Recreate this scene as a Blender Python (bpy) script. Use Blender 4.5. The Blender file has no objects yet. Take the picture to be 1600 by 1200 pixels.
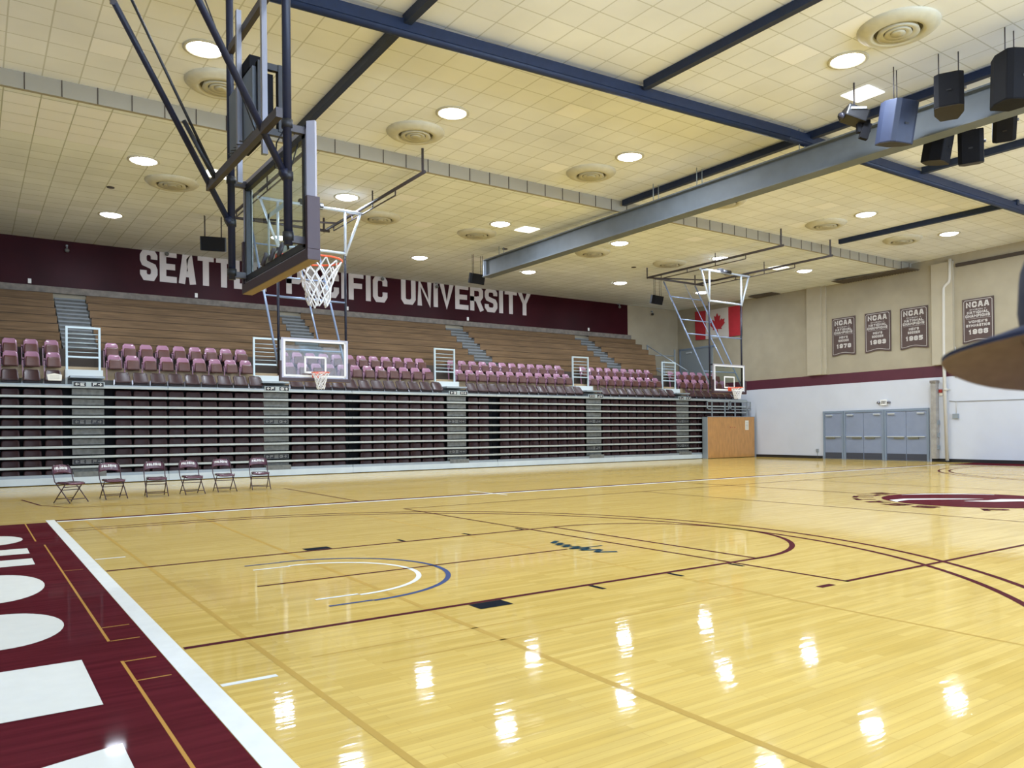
import bpy, math, random
from mathutils import Vector, Matrix
random.seed(7)
PI = math.pi
sc = bpy.context.scene
COL = sc.collection

# ------------------------------------------------------------------ camera, world, light, exposure
CAM = Vector((-1.108, -7.247, 1.381))
YAW, PITCH, ROLL, FPX = 0.958, 0.004, -0.011, 1221.7
_f = Vector((math.cos(PITCH) * math.cos(YAW), math.cos(PITCH) * math.sin(YAW), math.sin(PITCH)))
_r = Vector((math.sin(YAW), -math.cos(YAW), 0.0))
_u = _r.cross(_f)
_r2 = _r * math.cos(ROLL) + _u * math.sin(ROLL)
_u2 = -_r * math.sin(ROLL) + _u * math.cos(ROLL)
cd = bpy.data.cameras.new('camera')
cam = bpy.data.objects.new('camera', cd)
COL.objects.link(cam)
M = Matrix.Identity(4)
for i in range(3):
    M[i][0] = _r2[i]; M[i][1] = _u2[i]; M[i][2] = -_f[i]; M[i][3] = CAM[i]
cam.matrix_world = M
cd.sensor_fit = 'HORIZONTAL'
cd.sensor_width = 36.0
cd.lens = FPX * 36.0 / 1600.0
cd.shift_x = -17.6 / 1600.0
cd.shift_y = 70.6 / 1600.0
cd.clip_start = 0.05
cd.clip_end = 200
cd.dof.use_dof = True
cd.dof.focus_distance = 14.0
cd.dof.aperture_fstop = 9.0
sc.camera = cam

w = bpy.data.worlds.new('world')
sc.world = w
w.use_nodes = True
w.node_tree.nodes['Background'].inputs[0].default_value = (0.75, 0.85, 1.0, 1)
w.node_tree.nodes['Background'].inputs[1].default_value = 0.4
vs = sc.view_settings
vs.view_transform = 'Standard'
vs.look = 'None'
vs.gamma = 1.0
vs.use_curve_mapping = False
vs.exposure = 0.22

ZN = 8.25                                   # ceiling height over the court
ZF = lambda y: 7.93 + 0.024 * (y - 10.15)   # lower ceiling over the stand, rising slightly
LIGHT_W = 138.0                             # one ceiling fixture
LIGHTS = []                                 # (x, y, row words, place words)
_ordn = ['first', 'second', 'third', 'fourth', 'fifth', 'sixth', 'seventh', 'eighth', 'ninth', 'tenth', 'eleventh', 'twelfth', 'thirteenth', 'fourteenth']

def area_lamp(name, loc, size, energy, color, rot=(0, 0, 0), shape='DISK', size_y=None, parent=None):
    ld = bpy.data.lights.new(name, 'AREA')
    ld.shape = shape
    ld.size = size
    if size_y: ld.size_y = size_y
    ld.energy = energy
    ld.color = color
    o = bpy.data.objects.new(name, ld)
    o.location = loc
    o.rotation_euler = rot
    COL.objects.link(o)
    if parent: o.parent = parent
    return o

# daylight through the high window band in the wall behind the camera
area_lamp('daylight', (12.0, -12.6, 5.6), 30.0, 3000.0, (0.60, 0.76, 1.0), rot=(PI / 2 + 0.36, 0, 0), shape='RECTANGLE', size_y=2.4)

# ------------------------------------------------------------------ materials
def node_mat(name, color, rough=0.6, metal=0.0, coat=0.0, coat_rough=0.1, noise=0.0, nscale=8.0, spec=0.5, emit=None, estr=0.0, stretch=None, bump=0.0, bscale=30.0):
    m = bpy.data.materials.new(name)
    m.use_nodes = True
    nt = m.node_tree
    b = nt.nodes['Principled BSDF']
    b.inputs['Base Color'].default_value = (*color, 1)
    b.inputs['Roughness'].default_value = rough
    b.inputs['Metallic'].default_value = metal
    b.inputs['Coat Weight'].default_value = coat
    b.inputs['Coat Roughness'].default_value = coat_rough
    b.inputs['Specular IOR Level'].default_value = spec
    tc = nt.nodes.new('ShaderNodeTexCoord')
    mp = nt.nodes.new('ShaderNodeMapping')
    nt.links.new(tc.outputs['Object'], mp.inputs[0])
    if stretch: mp.inputs['Scale'].default_value = stretch
    if noise:
        n = nt.nodes.new('ShaderNodeTexNoise')
        n.inputs['Scale'].default_value = nscale
        n.inputs['Detail'].default_value = 4
        nt.links.new(mp.outputs[0], n.inputs['Vector'])
        r = nt.nodes.new('ShaderNodeMapRange')
        r.inputs['From Min'].default_value = 0.3
        r.inputs['From Max'].default_value = 0.7
        r.inputs['To Min'].default_value = 1 - noise
        r.inputs['To Max'].default_value = 1 + noise
        nt.links.new(n.outputs[0], r.inputs[0])
        h = nt.nodes.new('ShaderNodeVectorMath')
        h.operation = 'SCALE'
        h.inputs[0].default_value = color
        nt.links.new(r.outputs[0], h.inputs['Scale'])
        nt.links.new(h.outputs[0], b.inputs['Base Color'])
    if bump:
        n2 = nt.nodes.new('ShaderNodeTexNoise')
        n2.inputs['Scale'].default_value = bscale
        nt.links.new(mp.outputs[0], n2.inputs['Vector'])
        bp = nt.nodes.new('ShaderNodeBump')
        bp.inputs['Strength'].default_value = bump
        bp.inputs['Distance'].default_value = 0.01
        nt.links.new(n2.outputs[0], bp.inputs['Height'])
        nt.links.new(bp.outputs[0], b.inputs['Normal'])
    if emit:
        b.inputs['Emission Color'].default_value = (*emit, 1)
        b.inputs['Emission Strength'].default_value = estr
    return m

MT = {}
def mat(k, *a, **kw):
    MT[k] = node_mat(k, *a, **kw)
    return MT[k]

mat('steel_grey', (0.30, 0.34, 0.37), 0.45, 0.3)
mat('rail_grey', (0.42, 0.45, 0.43), 0.4, 0.1, noise=0.08, nscale=3)
mat('gate_blue', (0.52, 0.62, 0.66), 0.35, 0.1)
mat('navy_pipe', (0.012, 0.022, 0.055), 0.5, noise=0.1, spec=0.3)
mat('mast_navy', (0.010, 0.012, 0.028), 0.4, spec=0.35)
mat('mast_dull', (0.045, 0.036, 0.040), 0.5)
mat('black', (0.008, 0.008, 0.01), 0.5)
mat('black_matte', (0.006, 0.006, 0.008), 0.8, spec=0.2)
mat('seat_shaded', (0.032, 0.009, 0.010), 0.5, noise=0.2, nscale=4, spec=0.3)  # seat brown with the shade under each row's overhang put into the colour
mat('galvanised', (0.22, 0.22, 0.25), 0.4, 0.5)
mat('board_frame', (0.40, 0.39, 0.45), 0.4, 0.2)
mat('girder', (0.12, 0.14, 0.16), 0.55, 0.0, noise=0.12, nscale=2.0)
mat('bright_frame', (0.60, 0.68, 0.82), 0.35, 0.2)
mat('rear_brace', (0.22, 0.28, 0.42), 0.35, 0.3)
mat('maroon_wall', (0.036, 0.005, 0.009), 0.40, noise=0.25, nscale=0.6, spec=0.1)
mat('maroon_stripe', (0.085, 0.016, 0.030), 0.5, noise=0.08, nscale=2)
mat('letter', (0.62, 0.57, 0.57), 0.45, noise=0.05, nscale=2)
mat('ledge_grey', (0.20, 0.175, 0.15), 0.8, noise=0.25, nscale=6)
mat('bench_wood', (0.150, 0.092, 0.047), 0.6, noise=0.28, nscale=2.0, stretch=(0.6, 6, 10), spec=0.15)
mat('bench_dark', (0.055, 0.040, 0.03), 0.8)
mat('stair_concrete', (0.10, 0.10, 0.095), 0.85, noise=0.2, nscale=5)
mat('stair_nose', (0.16, 0.175, 0.185), 0.6)
mat('riser_tan', (0.46, 0.34, 0.20), 0.6, noise=0.1, nscale=2)
mat('seat_mauve', (0.33, 0.165, 0.24), 0.22, coat=0.3, noise=0.05)
mat('seat_pan', (0.092, 0.032, 0.025), 0.4, noise=0.15, nscale=5)
mat('seat_brown', (0.036, 0.011, 0.012), 0.45, coat=0.05, noise=0.15, nscale=4)
mat('seat_inner', (0.016, 0.006, 0.008), 0.6)
mat('white_panel', (0.72, 0.77, 0.76), 0.5)
mat('kick_light', (0.56, 0.62, 0.64), 0.4, noise=0.06, nscale=2)
mat('aisle_panel', (0.15, 0.155, 0.145), 0.6, noise=0.25, nscale=9)
mat('sign_plate', (0.42, 0.48, 0.50), 0.5)
mat('sign_dull', (0.15, 0.155, 0.15), 0.6)
mat('sign_black', (0.015, 0.015, 0.02), 0.5)
mat('sign_white', (0.80, 0.80, 0.78), 0.5)
mat('sign_grey', (0.26, 0.26, 0.25), 0.6)  # mid grey print; signs between the rails are duller than the top ones
mat('chair_maroon', (0.075, 0.018, 0.040), 0.25, 0.0, coat=0.5)
mat('chair_frame', (0.05, 0.022, 0.032), 0.35, 0.3)
mat('rim_orange', (0.80, 0.10, 0.03), 0.35)
mat('net_white', (0.75, 0.74, 0.74), 0.8)
mat('pad_brown', (0.040, 0.018, 0.024), 0.5, noise=0.06)
mat('pad_tan', (0.25, 0.17, 0.085), 0.65)
mat('vent_cream', (0.55, 0.53, 0.42), 0.5, noise=0.05)
mat('vent_dark', (0.10, 0.09, 0.06), 0.8)
mat('beige_wall', (0.36, 0.315, 0.225), 0.75, noise=0.07, nscale=1.2)
mat('beige_light', (0.43, 0.38, 0.28), 0.75, noise=0.05, nscale=1.5)
mat('white_wall', (0.585, 0.61, 0.67), 0.6, noise=0.03, nscale=1.0)
mat('base_black', (0.012, 0.012, 0.014), 0.5)
mat('door_blue', (0.235, 0.275, 0.37), 0.45, noise=0.04, nscale=3)
mat('door_frame', (0.21, 0.26, 0.33), 0.45)
mat('kick_dark', (0.055, 0.06, 0.08), 0.4)
mat('bar_chrome', (0.62, 0.66, 0.70), 0.3, 0.4)
mat('bar_olive', (0.17, 0.165, 0.11), 0.5)
mat('pipe_cream', (0.56, 0.53, 0.47), 0.5)
mat('post_grey', (0.33, 0.31, 0.28), 0.6, noise=0.15, nscale=5)
mat('banner_brown', (0.085, 0.055, 0.05), 0.8, noise=0.06, nscale=6)
mat('banner_white', (0.56, 0.53, 0.50), 0.8)
mat('flag_red', (0.42, 0.020, 0.030), 0.8, noise=0.1, nscale=3)
mat('flag_white', (0.58, 0.53, 0.48), 0.8)
mat('box_wood', (0.48, 0.24, 0.072), 0.35, noise=0.16, nscale=3.0, stretch=(3, 3, 0.7), coat=0.3)
mat('paper', (0.72, 0.68, 0.58), 0.7)
mat('alarm_red', (0.35, 0.03, 0.02), 0.5)
mat('grille_dark', (0.13, 0.105, 0.075), 0.8, noise=0.1, nscale=20)
mat('soffit_block', (0.34, 0.315, 0.25), 0.85)
mat('cap_navy', (0.025, 0.032, 0.07), 0.85, noise=0.15, nscale=60)
mat('cap_under', (0.38, 0.30, 0.26), 0.9, noise=0.08, nscale=80)
mat('skin', (0.45, 0.27, 0.19), 0.5)
mat('hair', (0.05, 0.03, 0.02), 0.7)
mat('shirt', (0.07, 0.08, 0.12), 0.85)
mat('lens_glass', (0.02, 0.02, 0.03), 0.1)
mat('speaker_blue_lit', (0.018, 0.027, 0.062), 0.55, noise=0.08, nscale=10)  # dark cabinet with the blue daylight falling on it painted into its colour
mat('speaker_brown', (0.022, 0.018, 0.016), 0.75)
mat('light_on', (1, 1, 1), 0.5, emit=(0.93, 0.95, 1.0), estr=14.0)
mat('panel_on', (1, 1, 1), 0.5, emit=(1.0, 0.98, 0.90), estr=1.6)
mat('window_glow', (1, 1, 1), 0.5, emit=(0.7, 0.82, 1.0), estr=1.2)
# painted court markings, each as glossy as the varnished floor
mat('paint_white', (0.66, 0.66, 0.62), 0.5, coat=0.07, coat_rough=0.05, spec=0.0, noise=0.03)
mat('paint_maroon', (0.080, 0.012, 0.016), 0.5, coat=0.07, coat_rough=0.05, spec=0.0, noise=0.2, nscale=2.5, stretch=(0.5, 6, 1))
mat('paint_line', (0.075, 0.018, 0.022), 0.5, coat=0.07, coat_rough=0.05, spec=0.0)
mat('paint_black', (0.015, 0.017, 0.022), 0.5, coat=0.07, coat_rough=0.05, spec=0.0)
mat('paint_blue', (0.06, 0.08, 0.17), 0.5, coat=0.07, coat_rough=0.05, spec=0.0)
mat('paint_cream', (0.64, 0.63, 0.57), 0.5, coat=0.07, coat_rough=0.05, spec=0.0, noise=0.02)
mat('paint_gold', (0.42, 0.22, 0.055), 0.5, coat=0.07, coat_rough=0.05, spec=0.0)
mat('paint_tan', (0.42, 0.27, 0.07), 0.5, coat=0.07, coat_rough=0.05, spec=0.0)
mat('paint_teal', (0.03, 0.06, 0.075), 0.5, coat=0.07, coat_rough=0.05, spec=0.0)

def glass_mat():
    m = bpy.data.materials.new('backboard_glass')
    m.use_nodes = True
    nt = m.node_tree
    nt.nodes.remove(nt.nodes['Principled BSDF'])
    out = nt.nodes['Material Output']
    t = nt.nodes.new('ShaderNodeBsdfTransparent')
    t.inputs[0].default_value = (0.90, 0.955, 0.95, 1)
    g = nt.nodes.new('ShaderNodeBsdfGlossy')
    g.inputs['Roughness'].default_value = 0.03
    fr = nt.nodes.new('ShaderNodeFresnel')
    fr.inputs[0].default_value = 1.3
    mx = nt.nodes.new('ShaderNodeMixShader')
    ge = nt.nodes.new('ShaderNodeNewGeometry')
    iv = nt.nodes.new('ShaderNodeMath'); iv.operation = 'SUBTRACT'; iv.inputs[0].default_value = 1.0
    ml = nt.nodes.new('ShaderNodeMath'); ml.operation = 'MULTIPLY'
    nt.links.new(ge.outputs['Backfacing'], iv.inputs[1])
    nt.links.new(fr.outputs[0], ml.inputs[0])
    nt.links.new(iv.outputs[0], ml.inputs[1])
    nt.links.new(ml.outputs[0], mx.inputs[0])
    nt.links.new(t.outputs[0], mx.inputs[1])
    nt.links.new(g.outputs[0], mx.inputs[2])
    nt.links.new(mx.outputs[0], out.inputs[0])
    MT['glass'] = m
glass_mat()

def floor_mat():
    m = bpy.data.materials.new('maple_floor')
    m.use_nodes = True
    nt = m.node_tree
    N, L = nt.nodes, nt.links
    b = N['Principled BSDF']
    tc = N.new('ShaderNodeTexCoord')
    br = N.new('ShaderNodeTexBrick')
    br.offset = 0.37
    br.inputs['Color1'].default_value = (0.53, 0.36, 0.090, 1)
    br.inputs['Color2'].default_value = (0.61, 0.43, 0.125, 1)
    br.inputs['Mortar'].default_value = (0.45, 0.29, 0.07, 1)
    br.inputs['Scale'].default_value = 1.0
    br.inputs['Mortar Size'].default_value = 0.0012
    br.inputs['Brick Width'].default_value = 0.85
    br.inputs['Row Height'].default_value = 0.057
    L.new(tc.outputs['Object'], br.inputs['Vector'])
    mp = N.new('ShaderNodeMapping')
    mp.inputs['Scale'].default_value = (0.9, 16, 1)
    L.new(tc.outputs['Object'], mp.inputs[0])
    n = N.new('ShaderNodeTexNoise')
    n.inputs['Scale'].default_value = 1.6
    n.inputs['Detail'].default_value = 5
    L.new(mp.outputs[0], n.inputs['Vector'])
    r = N.new('ShaderNodeMapRange')
    r.inputs['From Min'].default_value = 0.3
    r.inputs['From Max'].default_value = 0.7
    r.inputs['To Min'].default_value = 0.91
    r.inputs['To Max'].default_value = 1.07
    L.new(n.outputs[0], r.inputs[0])
    s = N.new('ShaderNodeVectorMath')
    s.operation = 'SCALE'
    L.new(br.outputs[0], s.inputs[0])
    L.new(r.outputs[0], s.inputs['Scale'])
    L.new(s.outputs[0], b.inputs['Base Color'])
    b.inputs['Roughness'].default_value = 0.5
    b.inputs['Specular IOR Level'].default_value = 0.0
    b.inputs['Coat Weight'].default_value = 0.7
    b.inputs['Coat Roughness'].default_value = 0.05
    b.inputs['Coat IOR'].default_value = 1.38
    # slight waviness of the varnish along and across the boards
    mp2 = N.new('ShaderNodeMapping')
    mp2.inputs['Scale'].default_value = (3, 14, 1)
    L.new(tc.outputs['Object'], mp2.inputs[0])
    n2 = N.new('ShaderNodeTexNoise')
    n2.inputs['Scale'].default_value = 1.0
    n2.inputs['Detail'].default_value = 2
    L.new(mp2.outputs[0], n2.inputs['Vector'])
    bp = N.new('ShaderNodeBump')
    bp.inputs['Strength'].default_value = 0.10
    bp.inputs['Distance'].default_value = 0.01
    L.new(n2.outputs[0], bp.inputs['Height'])
    L.new(bp.outputs[0], b.inputs['Coat Normal'])
    MT['floor'] = m
floor_mat()

def tile_mat(name, size, c1, c2, seam, ox=0.0, oy=0.0):
    m = bpy.data.materials.new(name)
    m.use_nodes = True
    nt = m.node_tree
    N, L = nt.nodes, nt.links
    b = N['Principled BSDF']
    b.inputs['Roughness'].default_value = 0.8
    tc = N.new('ShaderNodeTexCoord')
    mp = N.new('ShaderNodeMapping')
    mp.inputs['Location'].default_value = (ox, oy, 0)
    L.new(tc.outputs['Object'], mp.inputs[0])
    br = N.new('ShaderNodeTexBrick')
    br.offset = 0.0
    br.inputs['Scale'].default_value = 1.0
    br.inputs['Brick Width'].default_value = size
    br.inputs['Row Height'].default_value = size
    br.inputs['Mortar Size'].default_value = 0.014
    br.inputs['Mortar Smooth'].default_value = 0.3
    br.inputs['Color1'].default_value = (*c1, 1)
    br.inputs['Color2'].default_value = (*c2, 1)
    br.inputs['Mortar'].default_value = (*seam, 1)
    L.new(mp.outputs[0], br.inputs['Vector'])
    n = N.new('ShaderNodeTexNoise')
    n.inputs['Scale'].default_value = 0.5
    n.inputs['Detail'].default_value = 4
    L.new(tc.outputs['Object'], n.inputs['Vector'])
    r = N.new('ShaderNodeMapRange')
    r.inputs['From Min'].default_value = 0.3
    r.inputs['From Max'].default_value = 0.7
    r.inputs['To Min'].default_value = 0.90
    r.inputs['To Max'].default_value = 1.06
    L.new(n.outputs[0], r.inputs[0])
    s = N.new('ShaderNodeVectorMath')
    s.operation = 'SCALE'
    L.new(br.outputs[0], s.inputs[0])
    L.new(r.outputs[0], s.inputs['Scale'])
    L.new(s.outputs[0], b.inputs['Base Color'])
    MT[name] = m
tile_mat('tile_near', 0.61, (0.80, 0.83, 0.88), (0.85, 0.88, 0.93), (0.58, 0.60, 0.60))
tile_mat('tile_far', 0.61, (0.80, 0.84, 0.84), (0.86, 0.90, 0.91), (0.50, 0.53, 0.48))
mat('tile_clean', (0.90, 0.92, 0.97), 0.8)

# ------------------------------------------------------------------ mesh helpers
class MB:
    def __init__(s):
        s.v = []; s.f = []; s.m = []; s.cur = 0; s.smooth = []; s.sm = False
    def add(s, vs, fs, mi=None):
        o = len(s.v)
        s.v += [tuple(q) for q in vs]
        for q in fs:
            s.f.append(tuple(i + o for i in q))
            s.m.append(s.cur if mi is None else mi)
            s.smooth.append(s.sm)
        return s
    def box(s, x0, x1, y0, y1, z0, z1, T=None, mi=None):
        vs = [Vector((x, y, z)) for z in (z0, z1) for y in (y0, y1) for x in (x0, x1)]
        if T is not None: vs = [T @ q for q in vs]
        return s.add(vs, [(0, 2, 3, 1), (4, 5, 7, 6), (0, 1, 5, 4), (2, 6, 7, 3), (0, 4, 6, 2), (1, 3, 7, 5)], mi)
    def cyl(s, p, q, r, n=10, r2=None, mi=None, caps=True):
        p = Vector(p); q = Vector(q); r2 = r if r2 is None else r2
        d = (q - p).normalized()
        a = d.orthogonal().normalized(); b = d.cross(a)
        vs = [p + (a * math.cos(t) + b * math.sin(t)) * r for t in [2 * PI * i / n for i in range(n)]]
        vs += [q + (a * math.cos(t) + b * math.sin(t)) * r2 for t in [2 * PI * i / n for i in range(n)]]
        fs = [(i, (i + 1) % n, n + (i + 1) % n, n + i) for i in range(n)]
        if caps: fs += [tuple(reversed(range(n))), tuple(range(n, 2 * n))]
        sm = s.sm; s.sm = n > 5
        s.add(vs, fs, mi); s.sm = sm
        return s
    def path(s, pts, r, n=8, closed=False, mi=None):
        pts = [Vector(q) for q in pts]
        k = len(pts)
        rings = []
        prev = None
        for i in range(k):
            if closed: d = pts[(i + 1) % k] - pts[i - 1]
            else: d = pts[min(i + 1, k - 1)] - pts[max(i - 1, 0)]
            d.normalize()
            if prev is None: a = d.orthogonal().normalized()
            else:
                a = prev - d * prev.dot(d)
                a.normalize()
            prev = a
            b = d.cross(a)
            rings.append([pts[i] + (a * math.cos(2 * PI * j / n) + b * math.sin(2 * PI * j / n)) * r for j in range(n)])
        vs = [q for R in rings for q in R]
        fs = []
        for i in range(k if closed else k - 1):
            A = i * n; B = ((i + 1) % k) * n
            for j in range(n): fs.append((A + j, A + (j + 1) % n, B + (j + 1) % n, B + j))
        if not closed: fs += [tuple(reversed(range(n))), tuple(range((k - 1) * n, k * n))]
        sm = s.sm; s.sm = True
        s.add(vs, fs, mi); s.sm = sm
        return s
    def bar(s, p, q, w, h, up=(0, 0, 1), mi=None):
        p = Vector(p); q = Vector(q); d = (q - p).normalized()
        sd = d.cross(Vector(up))
        if sd.length < 1e-5: sd = d.orthogonal()
        sd.normalize(); u = sd.cross(d)
        vs = []
        for c in (p, q):
            for a, b in ((-1, -1), (1, -1), (1, 1), (-1, 1)): vs.append(c + sd * a * w / 2 + u * b * h / 2)
        return s.add(vs, [(0, 1, 2, 3), (7, 6, 5, 4), (0, 4, 5, 1), (1, 5, 6, 2), (2, 6, 7, 3), (3, 7, 4, 0)], mi)
    def prism(s, poly, z0, z1, T=None, mi=None):
        n = len(poly)
        vs = [Vector((x, y, z0)) for x, y in poly] + [Vector((x, y, z1)) for x, y in poly]
        if T is not None: vs = [T @ q for q in vs]
        return s.add(vs, [tuple(reversed(range(n))), tuple(range(n, 2 * n))] + [(i, (i + 1) % n, n + (i + 1) % n, n + i) for i in range(n)], mi)
    def lathe(s, prof, n=32, T=None, mi=None):
        vs = []
        for r, z in prof:
            for i in range(n): vs.append(Vector((r * math.cos(2 * PI * i / n), r * math.sin(2 * PI * i / n), z)))
        if T is not None: vs = [T @ q for q in vs]
        fs = []
        for k in range(len(prof) - 1):
            for i in range(n): fs.append((k * n + i, k * n + (i + 1) % n, (k + 1) * n + (i + 1) % n, (k + 1) * n + i))
        sm = s.sm; s.sm = True
        s.add(vs, fs, mi); s.sm = sm
        return s
    def build(s, name, mats, parent=None, bevel=0.0):
        me = bpy.data.meshes.new(name)
        me.from_pydata(s.v, [], s.f)
        if not isinstance(mats, (list, tuple)): mats = [mats]
        for m_ in mats: me.materials.append(MT[m_] if isinstance(m_, str) else m_)
        me.polygons.foreach_set('material_index', s.m)
        me.polygons.foreach_set('use_smooth', s.smooth)
        me.update()
        o = bpy.data.objects.new(name, me)
        COL.objects.link(o)
        if parent is not None: o.parent = parent
        if bevel:
            bv = o.modifiers.new('bevel', 'BEVEL')
            bv.width = bevel; bv.segments = 2; bv.limit_method = 'ANGLE'
        return o

def tag(o, label, cat, group=None):
    o['label'] = label; o['category'] = cat
    if group: o['group'] = group
    return o
def thing(name, label, cat, loc=(0, 0, 0), rz=0.0, group=None):
    o = bpy.data.objects.new(name, None)
    o.empty_display_size = 0.1
    COL.objects.link(o)
    o.location = loc; o.rotation_euler = (0, 0, rz)
    return tag(o, label, cat, group)
def struct(o, parent=None):
    o['kind'] = 'structure'
    return o
def dup(root, loc=None, rz=None, label=None, group=None):
    c = root.copy(); COL.objects.link(c)
    if loc is not None: c.location = loc
    if rz is not None: c.rotation_euler = (0, 0, rz)
    if label: c['label'] = label
    if group: c['group'] = group
    for ch in list(root.children):
        d = ch.copy(); COL.objects.link(d); d.parent = c
        for g in list(ch.children):
            e = g.copy(); COL.objects.link(e); e.parent = d
    return c

# ------------------------------------------------------------------ block lettering (polylines on a unit cell)
GL = {
 'A': [[(0, 0), (.33, 1), (.67, 1), (1, 0)], [(.16, .28), (.84, .28)]],
 'C': [[(1, .76), (1, .85), (.8, 1), (.2, 1), (0, .85), (0, .15), (.2, 0), (.8, 0), (1, .15), (1, .24)]],
 'D': [[(0, 0), (.75, 0), (1, .18), (1, .82), (.75, 1), (0, 1), (0, 0)]],
 'E': [[(1, 0), (0, 0), (0, 1), (1, 1)], [(0, .5), (.85, .5)]],
 'F': [[(0, 0), (0, 1), (1, 1)], [(0, .52), (.85, .52)]],
 'G': [[(1, .78), (1, .85), (.8, 1), (.2, 1), (0, .85), (0, .15), (.2, 0), (.8, 0), (1, .15), (1, .45), (.55, .45)]],
 'H': [[(0, 0), (0, 1)], [(1, 0), (1, 1)], [(0, .5), (1, .5)]],
 'I': [[(.5, 0), (.5, 1)]],
 'J': [[(1, 1), (1, .15), (.8, 0), (.2, 0), (0, .15), (0, .3)]],
 'K': [[(0, 0), (0, 1)], [(1, 1), (.1, .5), (1, 0)]],
 'L': [[(0, 1), (0, 0), (1, 0)]],
 'M': [[(0, 0), (0, 1), (.5, .4), (1, 1), (1, 0)]],
 'N': [[(0, 0), (0, 1), (1, 0), (1, 1)]],
 'O': [[(.2, 0), (.8, 0), (1, .15), (1, .85), (.8, 1), (.2, 1), (0, .85), (0, .15), (.2, 0)]],
 'P': [[(0, 0), (0, 1), (.8, 1), (1, .87), (1, .58), (.8, .45), (0, .45)]],
 'R': [[(0, 0), (0, 1), (.8, 1), (1, .87), (1, .62), (.8, .48), (0, .48)], [(.55, .48), (1, 0)]],
 'S': [[(1, .84), (1, .86), (.8, 1), (.2, 1), (0, .85), (0, .68), (.12, .56), (.88, .44), (1, .32), (1, .15), (.8, 0), (.2, 0), (0, .14), (0, .16)]],
 'T': [[(0, 1), (1, 1)], [(.5, 1), (.5, 0)]],
 'U': [[(0, 1), (0, .15), (.2, 0), (.8, 0), (1, .15), (1, 1)]],
 'V': [[(0, 1), (.5, 0), (1, 1)]],
 'W': [[(0, 1), (.25, 0), (.5, .7), (.75, 0), (1, 1)]],
 'X': [[(0, 0), (1, 1)], [(0, 1), (1, 0)]],
 'Y': [[(0, 1), (.5, .45), (1, 1)], [(.5, .45), (.5, 0)]],
 "'": [[(.5, 1), (.4, .75)]],
 '1': [[(.15, .8), (.55, 1), (.55, 0)]],
 '3': [[(0, .85), (.2, 1), (.8, 1), (1, .85), (1, .65), (.8, .52), (.35, .52)], [(.8, .52), (1, .37), (1, .15), (.8, 0), (.2, 0), (0, .15)]],
 '5': [[(1, 1), (0, 1), (0, .58), (.8, .58), (1, .42), (1, .15), (.8, 0), (0, 0)]],
 '7': [[(0, 1), (1, 1), (.4, 0)]],
 '8': [[(.2, .52), (0, .67), (0, .86), (.2, 1), (.8, 1), (1, .86), (1, .67), (.8, .52), (.2, .52), (0, .37), (0, .14), (.2, 0), (.8, 0), (1, .14), (1, .37), (.8, .52)]],
 '9': [[(0, .1), (.2, 0), (.8, 0), (1, .15), (1, .85), (.8, 1), (.2, 1), (0, .85), (0, .6), (.2, .45), (1, .45)]],
 '6': [[(1, .9), (.8, 1), (.2, 1), (0, .85), (0, .15), (.2, 0), (.8, 0), (1, .15), (1, .4), (.8, .55), (0, .55)]],
 '<': [[(.4, .95), (0, .5), (.4, .05)], [(0, .5), (1, .5)]],
 '>': [[(.6, .95), (1, .5), (.6, .05)], [(1, .5), (0, .5)]],
}
NARROW = {'I': 0.34, "'": 0.4, ' ': 0.55, '1': 0.7}
WIDE = {'M': 1.3, 'W': 1.4}
def stroke(mb, pts, t, place, depth, mi=None):
    """thick polyline with mitred joints and square ends, as a shallow slab"""
    n = len(pts)
    closed = pts[0] == pts[-1]
    P = [Vector(q) for q in (pts[:-1] if closed else pts)]
    n = len(P)
    L, R = [], []
    for i in range(n):
        a = P[i - 1] if (closed or i > 0) else None
        c = P[(i + 1) % n] if (closed or i < n - 1) else None
        if a is None: d = (c - P[i]).normalized(); q = P[i] - d * t / 2 * 0; nn = Vector((-d.y, d.x)); k = 1
        elif c is None: d = (P[i] - a).normalized(); nn = Vector((-d.y, d.x)); k = 1
        else:
            d1 = (P[i] - a).normalized(); d2 = (c - P[i]).normalized()
            n1 = Vector((-d1.y, d1.x)); n2 = Vector((-d2.y, d2.x))
            nn = n1 + n2
            if nn.length < 1e-4: nn = n1
            nn.normalize()
            k = 1 / max(0.62, nn.dot(n1))
        e = P[i].copy()
        if a is None: e = e - d * t / 2 * END[0]
        if c is None: e = e + d * t / 2 * END[0]
        L.append(e + nn * k * t / 2); R.append(e - nn * k * t / 2)
    rng = range(n) if closed else range(n - 1)
    for i in rng:
        j = (i + 1) % n
        q = [L[i], L[j], R[j], R[i]]
        if depth: mb.add([place(a.x, a.y, depth) for a in q] + [place(a.x, a.y, 0) for a in q],
                         [(0, 1, 2, 3), (7, 6, 5, 4), (0, 4, 5, 1), (1, 5, 6, 2), (2, 6, 7, 3), (3, 7, 4, 0)], mi)
        else: mb.add([place(a.x, a.y, 0) for a in q], [(0, 1, 2, 3)], mi)
END = [0.98]
def text(mb, s, x0, y0, width, height, t, place, depth=0.0, mi=None, gap=0.22, weights=None):
    """fit string s into width x height at (x0, y0); t = stroke thickness"""
    ws = [NARROW.get(c, WIDE.get(c, 1.0)) for c in s]
    tot = sum(ws) + gap * (len(s) - 1)
    u = width / tot
    x = x0
    for c, wc in zip(s, ws):
        cw = wc * u
        if c != ' ':
            for ki, pl in enumerate(GL[c]):
                pts = [(x + t / 2 + px * max(cw - t, 0), y0 + t / 2 + py * (height - t)) if c not in "I'" else (x + cw / 2 + (px - .5) * t, y0 + t / 2 + py * (height - t)) for px, py in pl]
                stroke(mb, pts, t, place, (depth + 0.002 * ki) if depth else 0, mi)
        x += cw + gap * u

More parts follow.
